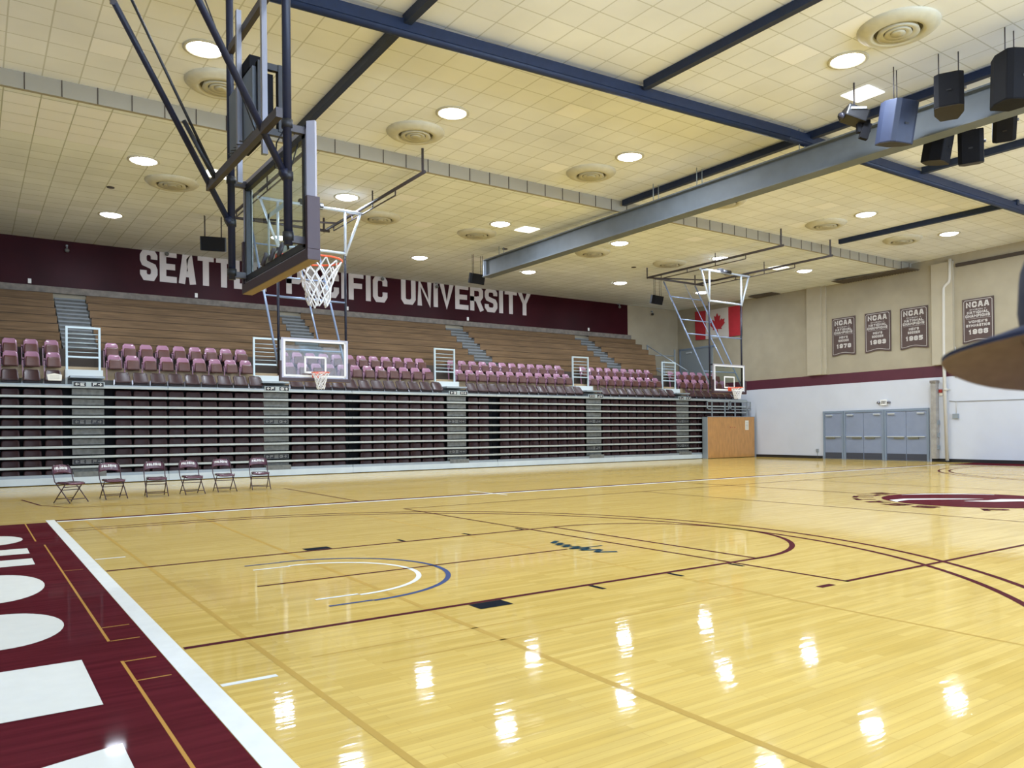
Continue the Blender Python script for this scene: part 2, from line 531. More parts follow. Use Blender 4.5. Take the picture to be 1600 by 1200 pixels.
# ------------------------------------------------------------------ floor with its painted markings (one surface)
FM = ['floor', 'paint_white', 'paint_maroon', 'paint_line', 'paint_black', 'paint_blue', 'paint_cream', 'paint_gold', 'paint_tan', 'paint_teal']
fl = MB()
fl.add([(-7, -13, 0), (34, -13, 0), (34, 25, 0), (-7, 25, 0)], [(0, 1, 2, 3)], 0)
_lv = [0.0]
def rect(x0, x1, y0, y1, mi, z):
    fl.add([(x0, y0, z), (x1, y0, z), (x1, y1, z), (x0, y1, z)], [(0, 1, 2, 3)], FM.index(mi))
def arc(cx, cy, r, w_, a0, a1, mi, z, n=64):
    for i in range(n):
        t0 = a0 + (a1 - a0) * i / n; t1 = a0 + (a1 - a0) * (i + 1) / n
        fl.add([(cx + (r - w_) * math.cos(t0), cy + (r - w_) * math.sin(t0), z), (cx + r * math.cos(t0), cy + r * math.sin(t0), z),
                (cx + r * math.cos(t1), cy + r * math.sin(t1), z), (cx + (r - w_) * math.cos(t1), cy + (r - w_) * math.sin(t1), z)], [(0, 1, 2, 3)], FM.index(mi))
def fline(p, q, w_, mi, z):
    p = Vector(p); q = Vector(q); d = (q - p).normalized(); nn = Vector((-d.y, d.x)) * w_ / 2
    fl.add([(*(p - nn), z), (*(q - nn), z), (*(q + nn), z), (*(p + nn), z)], [(0, 1, 2, 3)], FM.index(mi))
Z1, Z2, Z3, Z4 = 0.0008, 0.0016, 0.0024, 0.0032
def fpl(z): return lambda a, b, d: (a, b, z)
def court(side):
    """one half court, side=+1 at the near baseline, -1 at the far one"""
    X = (lambda x: x) if side > 0 else (lambda x: 28.65 - x)
    def R(x0, x1, y0, y1, mi, z):
        a, b = sorted((X(x0), X(x1))); rect(a, b, y0, y1, mi, z)
    R(-2.6, -0.14, -9.0, 7.62, 'paint_maroon', Z1)
    R(-0.138, -0.012, -9.0, 8.0, 'paint_white', Z3)
    for s_ in (-1, 1):
        a, b = sorted((s_ * 1.84, s_ * 1.78))
        R(0, 5.79, a, b, 'paint_line', Z2)
        # lane blocks and hash marks
        a, b = sorted((s_ * 1.85, s_ * 2.04))
        R(2.13, 2.44, a, b, 'paint_black', Z3)
        for h_ in (3.38, 4.36, 5.24): R(h_, h_ + 0.05, a, b, 'paint_black', Z3)
        a, b = sorted((s_ * 2.72, s_ * 2.77))
        R(0, 0.31, a, b, 'paint_white', Z2)
        a, b = sorted((s_ * 0.87, s_ * 0.914))
        R(1.22, 1.6, a, b, 'paint_white', Z3)
        a, b = sorted((s_ * 1.18, s_ * 1.22))
        R(1.22, 1.6, a, b, 'paint_blue', Z3)
        a, b = sorted((s_ * 6.02, s_ * 5.97)); R(0, 1.6, a, b, 'paint_line', Z2)
        a, b = sorted((s_ * 6.32, s_ * 6.27)); R(0, 1.6, a, b, 'paint_line', Z2)
    R(5.74, 5.79, -1.83, 1.83, 'paint_line', Z2)
    a0, a1 = (-PI / 2, PI / 2) if side > 0 else (PI / 2, 3 * PI / 2)
    arc(X(5.79), 0, 1.84, 0.065, a0, a1, 'paint_line', Z2)
    arc(X(1.6), 0, 0.955, 0.05, a0, a1, 'paint_white', Z3)
    arc(X(1.6), 0, 1.24, 0.05, a0, a1, 'paint_blue', Z3)
    arc(X(1.6), 0, 6.03, 0.065, a0, a1, 'paint_line', Z2, 96)
    arc(X(1.6), 0, 6.33, 0.065, a0, a1, 'paint_line', Z2, 96)
court(1); court(-1)
rect(-0.0, 28.65, 7.56, 7.70, 'paint_white', Z2); rect(-0.14, 28.8, 7.70, 7.90, 'paint_line', Z2)
rect(-0.0, 28.65, -7.66, -7.62, 'paint_white', Z2)
rect(14.30, 14.35, -7.6, 7.6, 'paint_line', Z2)
for mx_ in (8.5, 20.1): rect(mx_, mx_ + 0.05, 7.1, 8.7, 'paint_white', Z4)
fl_c = Vector((0.40, 0))
# volleyball court, set a little towards the stand
for a, b, c, d in ((5.33, 5.37, -3.15, 5.80), (23.29, 23.33, -3.15, 5.80), (11.33, 11.36, -3.15, 5.80), (17.30, 17.33, -3.15, 5.80)): rect(a, b, c, d, 'paint_line', Z3)
rect(5.33, 23.33, -3.15, -3.10, 'paint_line', Z3); rect(5.33, 23.33, 5.76, 5.80, 'paint_line', Z3)
rect(4.92, 5.12, -3.17, -3.10, 'paint_line', Z3)
# lane centre line running to the lettering at the free throw line
rect(1.0, 4.6, -0.025, 0.015, 'paint_line', Z3)
# teal script-like mark painted before the free throw line
_sp = [(0.62, 4.93), (0.5, 4.76), (0.42, 4.86), (0.33, 4.70), (0.24, 4.84), (0.16, 4.66), (0.06, 4.84), (-0.02, 4.64), (-0.10, 4.86), (-0.18, 4.66), (-0.28, 4.88), (-0.40, 4.70), (-0.52, 4.92)]
for a, b in zip(_sp[:-1], _sp[1:]): fline((a[1], a[0]), (b[1], b[0]), 0.07, 'paint_teal', Z4)
fline((4.62, -0.02), (5.10, -0.05), 0.04, 'paint_teal', Z4)
# faded cross court lines of the practice courts
rect(0.375, 0.415, -7.6, 7.6, 'paint_tan', Z1)
fline((1.69, -6.0), (2.05, 7.5), 0.05, 'paint_tan', Z1)
rect(4.30, 4.33, -6.5, 12.4, 'paint_tan', Z1)
fline((5.45, 12.9), (5.36, 7.9), 0.05, 'paint_line', Z2)
fline((-0.25, 13.4), (0.0, 11.4), 0.05, 'paint_line', Z2); fline((0.0, 11.4), (0.42, 10.5), 0.05, 'paint_line', Z2); fline((0.42, 10.5), (2.8, 9.9), 0.04, 'paint_line', Z2)
rect(0.9, 4.2, -2.9, -2.88, 'paint_tan', Z1); rect(0.6, 2.6, -2.52, -2.50, 'paint_tan', Z1)
# gold tape on the maroon apron
rect(-0.380, -0.362, -1.31, 4.55, 'paint_gold', Z2); rect(-0.450, -0.432, 5.0, 7.6, 'paint_gold', Z2)
rect(-0.380, -0.362, -7.5, -1.88, 'paint_gold', Z2)
for yy in (-1.31, -0.86, -1.90, -2.36, 2.1): rect(-0.36, -0.18, yy - 0.008, yy + 0.008, 'paint_gold', Z2)
# apron word, read from the court's far end, feet towards the court
def ap_place(a, b, d): return (-0.57 - b, a, Z3)
END[0] = 0.98
for ch, ya, yb in (('A', -5.3, -3.2),):
    pass
_cream = FM.index('paint_cream')
def seg_poly(pts): fl.add([(x, y, Z3) for x, y in pts], [tuple(range(len(pts)))], _cream)
XB, XT = -0.57, -2.0
# A: two legs, bar and cap
seg_poly([(XB, -3.72), (XB, -3.32), (XT, -3.72), (XT, -4.02)]); seg_poly([(XB, -5.05), (XB, -4.65), (XT, -4.22), (XT, -4.6)]); seg_poly([(XT + .3, -4.5), (XT, -4.5), (XT, -3.75), (XT + .3, -3.75)]); seg_poly([(-0.95, -4.7), (-1.2, -4.6), (-1.2, -3.6), (-0.95, -3.55)])
# L: foot and stem
seg_poly([(XB, -2.69), (-1.02, -2.69), (-1.02, -1.70), (XB, -1.70)]); seg_poly([(-1.02, -2.69), (XT, -2.69), (XT, -2.2), (-1.02, -2.2)])
def rounded(y0, y1):
    c = (y0 + y1) / 2; h = (y1 - y0) / 2
    pts = [(XB - 0.40 + 0.40 * math.cos(t), c + h * math.sin(t)) for t in [(-PI / 2) + PI * i / 20 for i in range(21)]]
    seg_poly(pts + [(XB - 0.40 - 0.05, y1), (XB - 0.40 - 0.05, y0)])
    for a, b in ((y0, y0 + 0.55), (y1 - 0.55, y1)): seg_poly([(XB - .44, a), (XB - .44, b), (XT, b), (XT, a)])
rounded(-1.12, 0.10); rounded(0.62, 2.22)
# N: two feet and the diagonal
seg_poly([(XB, 2.79), (XT, 2.79), (XT, 3.32), (XB, 3.32)]); seg_poly([(XB, 3.78), (XT, 3.78), (XT, 4.32), (XB, 4.32)]); seg_poly([(-1.0, 3.8), (-1.6, 3.3), (-2.0, 3.3), (-1.4, 3.8)])
rounded(4.83, 6.0)
# centre emblem: maroon disc, white bird sweep, ring lettering
EC, ER = (14.45, -0.02), 1.62
for i in range(72):
    a = 2 * PI * i / 72; b = 2 * PI * (i + 1) / 72
    fl.add([(EC[0], EC[1], Z3), (EC[0] + ER * math.cos(a), EC[1] + ER * math.sin(a), Z3), (EC[0] + ER * math.cos(b), EC[1] + ER * math.sin(b), Z3)], [(0, 1, 2)], FM.index('paint_maroon'))
def blob(up, lo, mi='paint_white', z=Z4):
    for i in range(len(up) - 1):
        fl.add([(*up[i], z), (*lo[i], z), (*lo[i + 1], z), (*up[i + 1], z)], [(0, 1, 2, 3)], FM.index(mi))
EMBLEM_HERE = True
blob([(13.05, 0.75), (13.3, 1.02), (13.75, 0.98), (14.2, 0.62), (14.55, 0.25), (14.75, -0.02)], [(13.05, 0.72), (13.2, 0.78), (13.6, 0.80), (14.05, 0.48), (14.45, 0.17), (14.75, -0.04)])
blob([(14.05, 0.0), (14.5, -0.22), (14.95, -0.25), (15.25, -0.55), (15.35, -0.9)], [(14.05, -0.04), (14.3, -0.42), (14.65, -0.62), (15.0, -0.85), (15.35, -0.95)])
blob([(14.6, 1.52), (15.2, 1.32), (15.7, 0.9), (15.95, 0.3)], [(14.6, 1.49), (15.1, 1.2), (15.6, 0.78), (15.9, 0.28)])
def ring_text(s_, r_in, h_, a0, a1, flip):
    n = len(s_)
    for i, c in enumerate(s_):
        a = a0 + (a1 - a0) * (i + 0.5) / n
        if c == ' ': continue
        wch = abs(a1 - a0) / n * r_in * 0.72
        def pl(x, y, d, a=a):
            # y outward (or inward when flipped)
            rr = r_in + (y if not flip else h_ - y)
            tt = x * (-1 if not flip else 1)
            return (EC[0] + rr * math.cos(a) - tt * math.sin(a), EC[1] + rr * math.sin(a) + tt * math.cos(a), Z4)
        for st in GL[c]:
            stroke(fl, [(-wch / 2 + 0.035 + px * (wch - 0.07), 0.035 + py * (h_ - 0.07)) for px, py in st], 0.10, pl, 0, FM.index('paint_line'))
ring_text('SEATTLE', ER + 0.16, 0.36, PI * 1.06, PI * 0.42, False)
ring_text('PACIFIC', ER + 0.16, 0.36, PI * 1.14, PI * 1.80, True)
struct(fl.build('floor', FM))

# ------------------------------------------------------------------ ceiling: high part, step of block panels, lower part
ce = MB()
ce.add([(-7, -13, ZN), (34, -13, ZN), (34, 10.15, ZN), (-7, 10.15, ZN)], [(0, 3, 2, 1)], 0)
ce.add([(-7, 10.15, ZF(10.15)), (34, 10.15, ZF(10.15)), (34, 25, ZF(25)), (-7, 25, ZF(25))], [(0, 3, 2, 1)], 1)
ce.box(-7, 34, -13, 25, 8.6, 8.7, mi=0)
for cx, cy in ((0.72, 8.02), (8.29, 8.53), (11.31, 1.78), (11.27, 0.55), (5.09, 4.84), (9.49, 5.99), (17.5, 4.3), (20.3, 7.3), (21.5, 8.6), (23.5, 5.2), (11.2, 8.9)):
    gx = math.floor(cx / 0.61) * 0.61; gy = math.floor(cy / 0.61) * 0.61
    ce.add([(gx + .01, gy + .01, ZN - .004), (gx + .6, gy + .01, ZN - .004), (gx + .6, gy + .6, ZN - .004), (gx + .01, gy + .6, ZN - .004)], [(0, 3, 2, 1)], 3)
_cl = [(0.57, 20.2), (10.89, 14.88), (12.42, 10.8), (19.3, 11.2), (16.5, 11.8), (8.7, 12.5), (5.4, 12.1), (20.9, 14.1), (24.0, 14.2), (15.2, 18.4), (4.2, 11.1)]
for i in range(4):
    for j in range(4): _cl.append((-0.3 + i * 0.61, 10.4 + j * 0.61))
for cx, cy in _cl:
    gx = math.floor(cx / 0.61) * 0.61; gy = math.floor(cy / 0.61) * 0.61
    if gy < 10.16: gy += 0.61
    ce.add([(x, y, ZF(y) - .004) for x, y in ((gx + .01, gy + .01), (gx + .6, gy + .01), (gx + .6, gy + .6), (gx + .01, gy + .6))], [(0, 3, 2, 1)], 3)
struct(ce.build('ceiling', ['tile_near', 'tile_far', 'soffit_block', 'tile_clean']))
sf = MB()
sf.box(-7, 31.1, 10.10, 10.20, ZF(10.15), ZN, mi=0)
xx = -7
while xx < 31:
    sf.box(xx, xx + 0.015, 10.085, 10.10, ZF(10.15), ZN, mi=1); xx += 0.61
struct(sf.build('trim_1', ['soffit_block', 'bench_dark']))

# ------------------------------------------------------------------ walls
YM = 24.4
WK = 0.075
def WX(y): return 30.85 + WK * (y - 8)
WA = -math.atan(WK)
def wp(s, z, off=0.0):
    """a point on the end wall at y = s, height z, off metres into the hall"""
    n = Vector((-1, WK, 0)).normalized()
    return Vector((WX(s), s, z)) + n * off
class WB(MB):
    def wbox(self, s0, s1, z0, z1, o0, o1, mi=None):
        vs = [wp(s_, z, o) for z in (z0, z1) for o in (o0, o1) for s_ in (s0, s1)]
        return self.add(vs, [(0, 2, 3, 1), (4, 5, 7, 6), (0, 1, 5, 4), (2, 6, 7, 3), (0, 4, 6, 2), (1, 3, 7, 5)], mi)
wb = WB()
S0, S1 = -13.0, 25.0
wb.wbox(S0, S1, 3.90, 8.65, -0.25, 0.0, mi=0)
wb.wbox(S0, S1, 0.0, 3.43, -0.25, 0.0, mi=1)
wb.wbox(S0, S1, 3.43, 3.90, -0.25, 0.0, mi=2)
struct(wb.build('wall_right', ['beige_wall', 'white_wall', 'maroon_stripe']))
t = WB(); t.wbox(14.52, 15.31, 3.92, 8.1, 0, 0.14); t.wbox(14.30, 14.52, 3.92, 8.1, 0, 0.06); struct(t.build('trim_2', 'beige_light'))
t = WB(); t.wbox(8.30, 9.17, 3.92, 8.0, 0, 0.14); struct(t.build('trim_3', 'beige_light'))
t = WB(); t.wbox(8.2, -6, 7.75, 7.88, 0, 0.08); struct(t.build('trim_4', 'bench_dark'))
t = WB(); t.wbox(S0, 9.3, 0.0, 0.13, 0, 0.03); t.wbox(14.6, 18.6, 0.0, 0.13, 0, 0.03); struct(t.build('baseboard_right', 'base_black'))
wl = MB()
wl.box(-7, 28.2, YM, YM + 0.2, 6.62, 8.65, mi=0)
wl.box(28.2, 34, YM, YM + 0.2, 0, 8.65, mi=1)
wl.box(-7, 28.2, YM, YM + 0.2, 0, 6.62, mi=1)
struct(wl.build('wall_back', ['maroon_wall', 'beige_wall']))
t = MB(); t.box(-7, 28.35, YM - 0.12, YM - 0.002, 6.40, 6.62); struct(t.build('trim_5', 'ledge_grey'))
struct(MB().box(-7.2, -7.0, -13, 25, 0, 8.7).build('wall_left', 'white_wall'))
wf = MB(); wf.box(-7, 34, -13.2, -13.0, 0, 4.3); wf.box(-7, 34, -13.2, -13.0, 6.9, 8.7)
for k_ in range(8): wf.box(-7 + k_ * 5.6, -6.2 + k_ * 5.6, -13.2, -13.0, 4.3, 6.9)
struct(wf.build('wall_front', 'white_wall'))
for k_ in range(7):
    a = -6.2 + k_ * 5.6
    g = MB(); g.box(a, a + 4.8, -13.16, -13.12, 4.3, 6.9, mi=0)
    for q in range(5): g.box(a + q * 1.19, a + q * 1.19 + 0.05, -13.1, -13.04, 4.3, 6.9, mi=1)
    struct(g.build('window_%d' % (k_ + 1), ['window_glow', 'door_frame']))

# big wall lettering
END[0] = 0.98
t = thing('wall_lettering', 'large off-white block lettering across the dark maroon back wall', 'lettering')
def back_place(a, b, d): return (a, YM - 0.003 - d, b)
def word(s_, x0, z0, width, height, th, gap):
    ws = [NARROW.get(c, WIDE.get(c, 1.0)) for c in s_]
    u = width / (sum(ws) + gap * (len(s_) - 1))
    x = x0
    for c, wc in zip(s_, ws):
        m = MB()
        text(m, c, x, z0, wc * u, height, th, back_place, 0.012)
        m.build('letter', 'letter', t)
        x += (wc + gap) * u
word('SEATTLE', 3.95, 7.16, 4.62, 1.17, 0.225, 0.13)
word('PACIFIC', 9.38, 7.16, 4.50, 1.17, 0.225, 0.15)
word('UNIVERSITY', 14.55, 7.18, 7.10, 1.17, 0.225, 0.13)

# ------------------------------------------------------------------ fixed stand: concrete deck, wooden benches, stairs
st = MB()
NB = 7
RUN, RISE, YB0, ZB0 = 0.49, 0.322, 20.97, 4.12
st.box(-7, 31.6, 19.75, 20.35, 0, 3.12, mi=0)
st.box(-7, 31.6, 20.35, 20.97, 0, 3.55, mi=0)
for i in range(NB): st.box(-7, 28.3 - (0 if i > 3 else (3 - i) * 0.45), YB0 + i * RUN, YB0 + (i + 1) * RUN if i < NB - 1 else YM, 0, ZB0 + i * RISE, mi=0)
struct(st.build('floor_stand', ['stair_concrete']))
rs = MB(); rs.box(-7, 31.4, 20.32, 20.35, 3.12, 3.55); struct(rs.build('trim_6', 'riser_tan'))
rs = MB(); rs.box(-7, 31.4, 20.93, 20.97, 3.55, 4.15); struct(rs.build('trim_7', 'bench_dark'))

UA = [1.65, 9.35, 17.0, 24.55]     # aisles of the bench stand
sects = [(-6.97, 1.15, 'at the far left'), (2.15, 8.87, 'second from the left'), (9.8, 16.52, 'in the middle'), (17.45, 24.07, 'fourth from the left'), (25.0, 28.3, 'narrow, at the right end')]
for a, b, wds in sects:
    t = thing('bench_bleacher', 'stepped block of seven wooden benches under the maroon wall, ' + wds, 'bleachers', (a, YB0, ZB0), group='wooden bench blocks')
    for i in range(NB):
        bb = b
        if b == 28.3 and i <= 3: bb = b - (3 - i) * 0.45
        m = MB()
        y0 = i * RUN; z0 = i * RISE
        m.box(0, bb - a, y0 - 0.015, y0 + 0.02, z0 + 0.0, z0 + 0.27, mi=0)        # riser board
        m.box(0, bb - a, y0 - 0.030, y0 + 0.30, z0 + 0.282, z0 + 0.285, mi=0)       # seat plank
        m.box(0, bb - a, y0 - 0.01, y0 + 0.02, z0 + 0.27, z0 + 0.282, mi=1)
        if i in (2, 4, 5): m.box(0, bb - a, y0 - 0.03, y0 - 0.012, z0 - 0.012, z0 + 0.015, mi=1)
        m.build('bench', ['bench_wood', 'bench_dark'], t)
for k_, ax in enumerate(UA):
    t = thing('aisle_stairs', ['grey steps between the wooden benches, first aisle from the left', 'grey steps between the wooden benches, second aisle from the left', 'grey steps between the wooden benches, third aisle from the left', 'grey steps between the wooden benches, rightmost aisle'][k_], 'stairs', (ax, YB0, ZB0), group='grey aisle stairs')
    for i in range(NB * 2 - 1):
        m = MB()
        z = -0.03 + (i + 1) * RISE / 2
        m.box(-0.46, 0.46, i * RUN / 2, i * RUN / 2 + RUN / 2 + 0.02, z - 0.14 - (0 if i % 2 else 0.0), z, mi=0)
        m.box(-0.46, 0.46, i * RUN / 2 - 0.012, i * RUN / 2, z - 0.05, z + 0.004, mi=1)
        m.build('step', ['stair_concrete', 'stair_nose'], t)

# stair railing at the right end of the benches
t = thing('stair_railing', 'grey metal stair railing at the right end of the benches', 'railing', (28.5, 22.0, 3.55))
for (x, y, z) in ((0.0, 1.2, 2.45), (0.0, 0.0, 1.5), (0.9, -0.8, 0.9), (1.75, 0.9, 2.25)): MB().box(x - .035, x + .035, y - .035, y + .035, 0, z).build('post', 'steel_grey', t)
for (a, b) in (((0, 1.2, 2.4), (0.9, -0.8, 0.95)), ((0, 0.9, 1.2), (0.9, -0.8, 0.2)), ((0, 1.2, 1.9), (1.75, 0.9, 1.9)), ((0, 1.2, 1.2), (1.75, 0.9, 1.2))): MB().cyl(a, b, 0.03).build('rail', 'steel_grey', t)

# ------------------------------------------------------------------ stadium seats (mauve flip-up) and brown folded seats
AX = [1.65, 7.22, 14.25, 21.22, 26.8]       # gates / aisles of the front rows
BLK = [('section E', -4.55, 0.87, 0.525), ('section F', 2.52, 6.55, 0.503), ('section G', 8.05, 13.55, 0.50), ('section H', 15.02, 20.55, 0.503), ('section J', 22.0, 26.1, 0.512), ('section K', 27.75, 31.0, 0.50)]
def slab(w0, w1, h, th, n=6, bow=0.03, rc=0.06):
    """rounded-top shell, bowed; x across, z up, front towards -y"""
    m = MB(); m.sm = True
    cols = 9; rows = 6
    grid = []
    for s_ in (0, 1):
        for j in range(rows + 1):
            v = j / rows
            half = (w0 + (w1 - w0) * v) / 2
            if v > 0.8: half -= rc * (1 - math.sqrt(max(0, 1 - ((v - 0.8) / 0.2) ** 2)))
            for i in range(cols + 1):
                u = -1 + 2 * i / cols
                zz = v * h
                y = -bow * (u * u) + (th if s_ else 0) + 0.02 * (v * v)
                grid.append((u * half, y, zz))
    k = (rows + 1) * (cols + 1)
    f = []
    for j in range(rows):
        for i in range(cols):
            a = j * (cols + 1) + i
            f.append((a, a + 1, a + cols + 2, a + cols + 1))
            f.append((k + a + cols + 1, k + a + cols + 2, k + a + 1, k + a))
    for i in range(cols):
        a = rows * (cols + 1) + i; f.append((a, a + 1, k + a + 1, k + a)); f.append((k + i, k + i + 1, i + 1, i))
    for j in range(rows):
        a = j * (cols + 1); f.append((a, a + cols + 1, k + a + cols + 1, k + a))
        a += cols; f.append((k + a, k + a + cols + 1, a + cols + 1, a))
    m.add(grid, f)
    return m
def make_seat():
    r = thing('stadium_seat', 'x', 'seat', (0, 0, 0))
    b = slab(0.40, 0.36, 0.44, 0.03); b.v = [(x, y + 0.13 + 0.16 * (z / 0.44), z + 0.40) for x, y, z in b.v]
    b.build('backrest', 'seat_mauve', r)
    p = slab(0.355, 0.34, 0.31, 0.05, bow=0.015, rc=0.02); p.v = [(x, y - 0.035 + 0.05 * (z / 0.31), z + 0.36) for x, y, z in p.v]
    p.build('seat', 'seat_pan', r)
    for sx in (-0.235,):
        s_ = MB(); s_.bar((sx, 0.04, 0), (sx, 0.10, 0.60), 0.03, 0.05); s_.bar((sx, -0.06, 0.60), (sx, 0.16, 0.56), 0.04, 0.03); s_.box(sx - .03, sx + .03, -0.02, 0.12, 0, 0.02)
        s_.build('leg', 'seat_mauve', r)
    MB().box(-0.235, 0.2, 0.05, 0.08, 0.36, 0.39).build('seat_bracket', 'seat_brown', r)
    return r
seat0 = make_seat(); used = False
def ordw(i, n):
    return _ordn[i]
for bi, (sn, a, b, pt) in enumerate(BLK):
    n = int(round((b - a) / pt)) + 1
    for row, (yy, zz, rw) in enumerate(((19.98, 3.12, 'front'), (20.56, 3.55, 'back'))):
        off = 0.0 if row == 0 else (0.0 if bi < 2 else -0.0)
        for i in range(n):
            x = a + i * (b - a) / (n - 1)
            if bi == 0: lab = 'mauve flip-up seat, %s row of section E, %s seat left of the first gate' % (rw, _ordn[n - 1 - i])
            else: lab = 'mauve flip-up seat in the %s row of %s, %s from the left' % (rw, sn, _ordn[i])
            if not used:
                seat0.location = (x, yy, zz); seat0['label'] = lab; seat0['group'] = 'mauve flip-up seats'; used = True
            else: dup(seat0, (x, yy, zz), label=lab, group='mauve flip-up seats')

def make_fold():
    r = thing('folded_seat', 'x', 'seat', (0, 0, 0))
    b = slab(0.44, 0.40, 0.34, 0.05, bow=0.05, rc=0.05); b.v = [(x, y - 0.10 + 0.26 * (z / 0.34), z + 0.07) for x, y, z in b.v]
    b.build('backrest', 'seat_brown', r)
    s_ = MB(); s_.bar((-0.245, -0.12, 0.0), (-0.215, 0.06, 0.16), 0.035, 0.03); s_.bar((-0.245, -0.12, 0.0), (-0.245, 0.12, 0.0), 0.03, 0.03)
    s_.build('leg', 'galvanised', r)
    MB().box(-0.19, 0.19, -0.05, 0.1, 0.01, 0.10).build('seat', 'seat_inner', r)
    return r
fold0 = make_fold(); usedf = False
FX = [('section E', -4.5, 0.80, 0.52), ('section F', 2.62, 6.62, 0.50), ('section G', 8.0, 13.5, 0.50), ('section H', 15.05, 20.5, 0.50), ('section J', 22.0, 26.2, 0.50), ('section K', 27.6, 30.8, 0.50)]
for bi, (sn, a, b, pt) in enumerate(FX):
    n = int(round((b - a) / pt)) + 1
    for i in range(n):
        x = a + i * (b - a) / (n - 1)
        if bi == 0: lab = 'brown seat folded flat above the top rail, section E, %s left of the first gate' % _ordn[n - 1 - i]
        else: lab = 'brown seat folded flat above the top rail, %s, %s from the left' % (sn, _ordn[i])
        if bi == 0 and i == n - 1: lab = 'dark folded seat carrying a white paper notice beside the first gate'
        if not usedf:
            fold0.location = (x, 19.28, 2.95); fold0['label'] = lab; fold0['group'] = 'brown folded seats above the rails'; usedf = True
        else: dup(fold0, (x, 19.28, 2.95), label=lab, group='brown folded seats above the rails')
m = MB(); m.prism([(-0.17, 0), (0.17, 0), (0.19, 0.2), (0, 0.25), (-0.19, 0.2)], 0, 0.004, T=Matrix.Translation((0.83, 19.08, 3.03)) @ Matrix.Rotation(PI / 2 - 0.5, 4, 'X'), mi=0)
for q in range(3): m.box(-0.12, 0.12, 0.07 + q * 0.045, 0.078 + q * 0.045, 0.004, 0.006, T=Matrix.Translation((0.83, 19.08, 3.03)) @ Matrix.Rotation(PI / 2 - 0.5, 4, 'X'), mi=1)
tag(m.build('paper_notice', ['paper', 'sign_grey']), 'white paper notice lying on a folded seat beside the first gate', 'notice')

# ------------------------------------------------------------------ gates with step boxes
for k_, gx in enumerate(AX):
    wds = ['leftmost of the five, between E and F', 'second from the left, behind the hanging glass backboard', 'third from the left, at the G and H sign', 'fourth from the left, in front of wooden benches', 'rightmost of the five, near the grey railing'][k_]
    t = thing('aisle_gate', 'pale blue railing gate, ' + wds, 'railing', (gx, 20.0, 3.42), group='pale blue aisle gates')
    wv = 0.44
    for sx in (-wv, wv): MB().box(sx - 0.03, sx + 0.03, -0.03, 0.03, 0.0, 1.33).build('post', 'gate_blue', t)
    MB().box(-wv, wv, -0.025, 0.025, 1.27, 1.33).build('top_rail', 'gate_blue', t)
    for z in (1.11, 0.97, 0.83, 0.69, 0.55): MB().cyl((-wv, 0, z), (wv, 0, z), 0.012, 6).build('rung', 'gate_blue', t)
    MB().box(-wv, wv, -0.025, 0.025, 0.38, 0.43).build('bottom_rail', 'gate_blue', t)
    t = thing('step_box', ['first', 'second', 'third', 'fourth', 'fifth'][k_] + ' pale step box from the left, standing under a blue gate', 'step', (gx, 19.75, 2.93), group='pale step boxes under the gates')
    MB().box(-0.5, 0.5, -0.02, 0.42, 0.0, 0.49).build('box', 'white_panel', t)
    MB().box(-0.44, 0.50, -0.10, 0.0, 0.0, 0.26).build('riser', 'aisle_panel', t)
    MB().box(-0.44, 0.46, -0.70, -0.10, 0.20, 0.26).build('tread', 'steel_grey', t)

# ------------------------------------------------------------------ telescopic bleacher banks, pushed in
RZ = [2.86 - 0.294 * k for k in range(9)]
def foldrow():
    """front of a folded seat seen between two rails"""
    m = slab(0.45, 0.42, 0.20, 0.10, bow=0.04, rc=0.05)
    return m
fr_me = foldrow().build('seat_front', 'seat_shaded')
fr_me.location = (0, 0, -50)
banks = [(-4.5, 3.85), (3.85, 9.92), (9.92, 16.07), (16.07, 22.3), (22.3, 31.45)]
bw = ['leftmost bank, behind the first folding chairs', 'second bank from the left', 'middle bank', 'second bank from the right', 'rightmost bank, beside the orange wood panel']
SG = ['EF', 'FG', 'GH', 'HJ', 'JK']
def arrow_sign(mb, z, s_, pl_i, bk_i, wh_i, gx, y):
    mb.box(gx - 0.42, gx + 0.42, y - 0.02, y, z - 0.075, z + 0.075, mi=pl_i)
    for sx, txt in ((-1, '<' + s_[0]), (1, s_[1] + '>')):
        x0 = gx + (-0.39 if sx < 0 else 0.07)
        mb.box(x0, x0 + 0.32, y - 0.028, y - 0.02, z - 0.06, z + 0.06, mi=bk_i)
        text(mb, txt, x0 + 0.04, z - 0.042, 0.24, 0.085, 0.02, lambda a, b, d: (a, y - 0.030, b), 0, wh_i, gap=0.3)
first = True
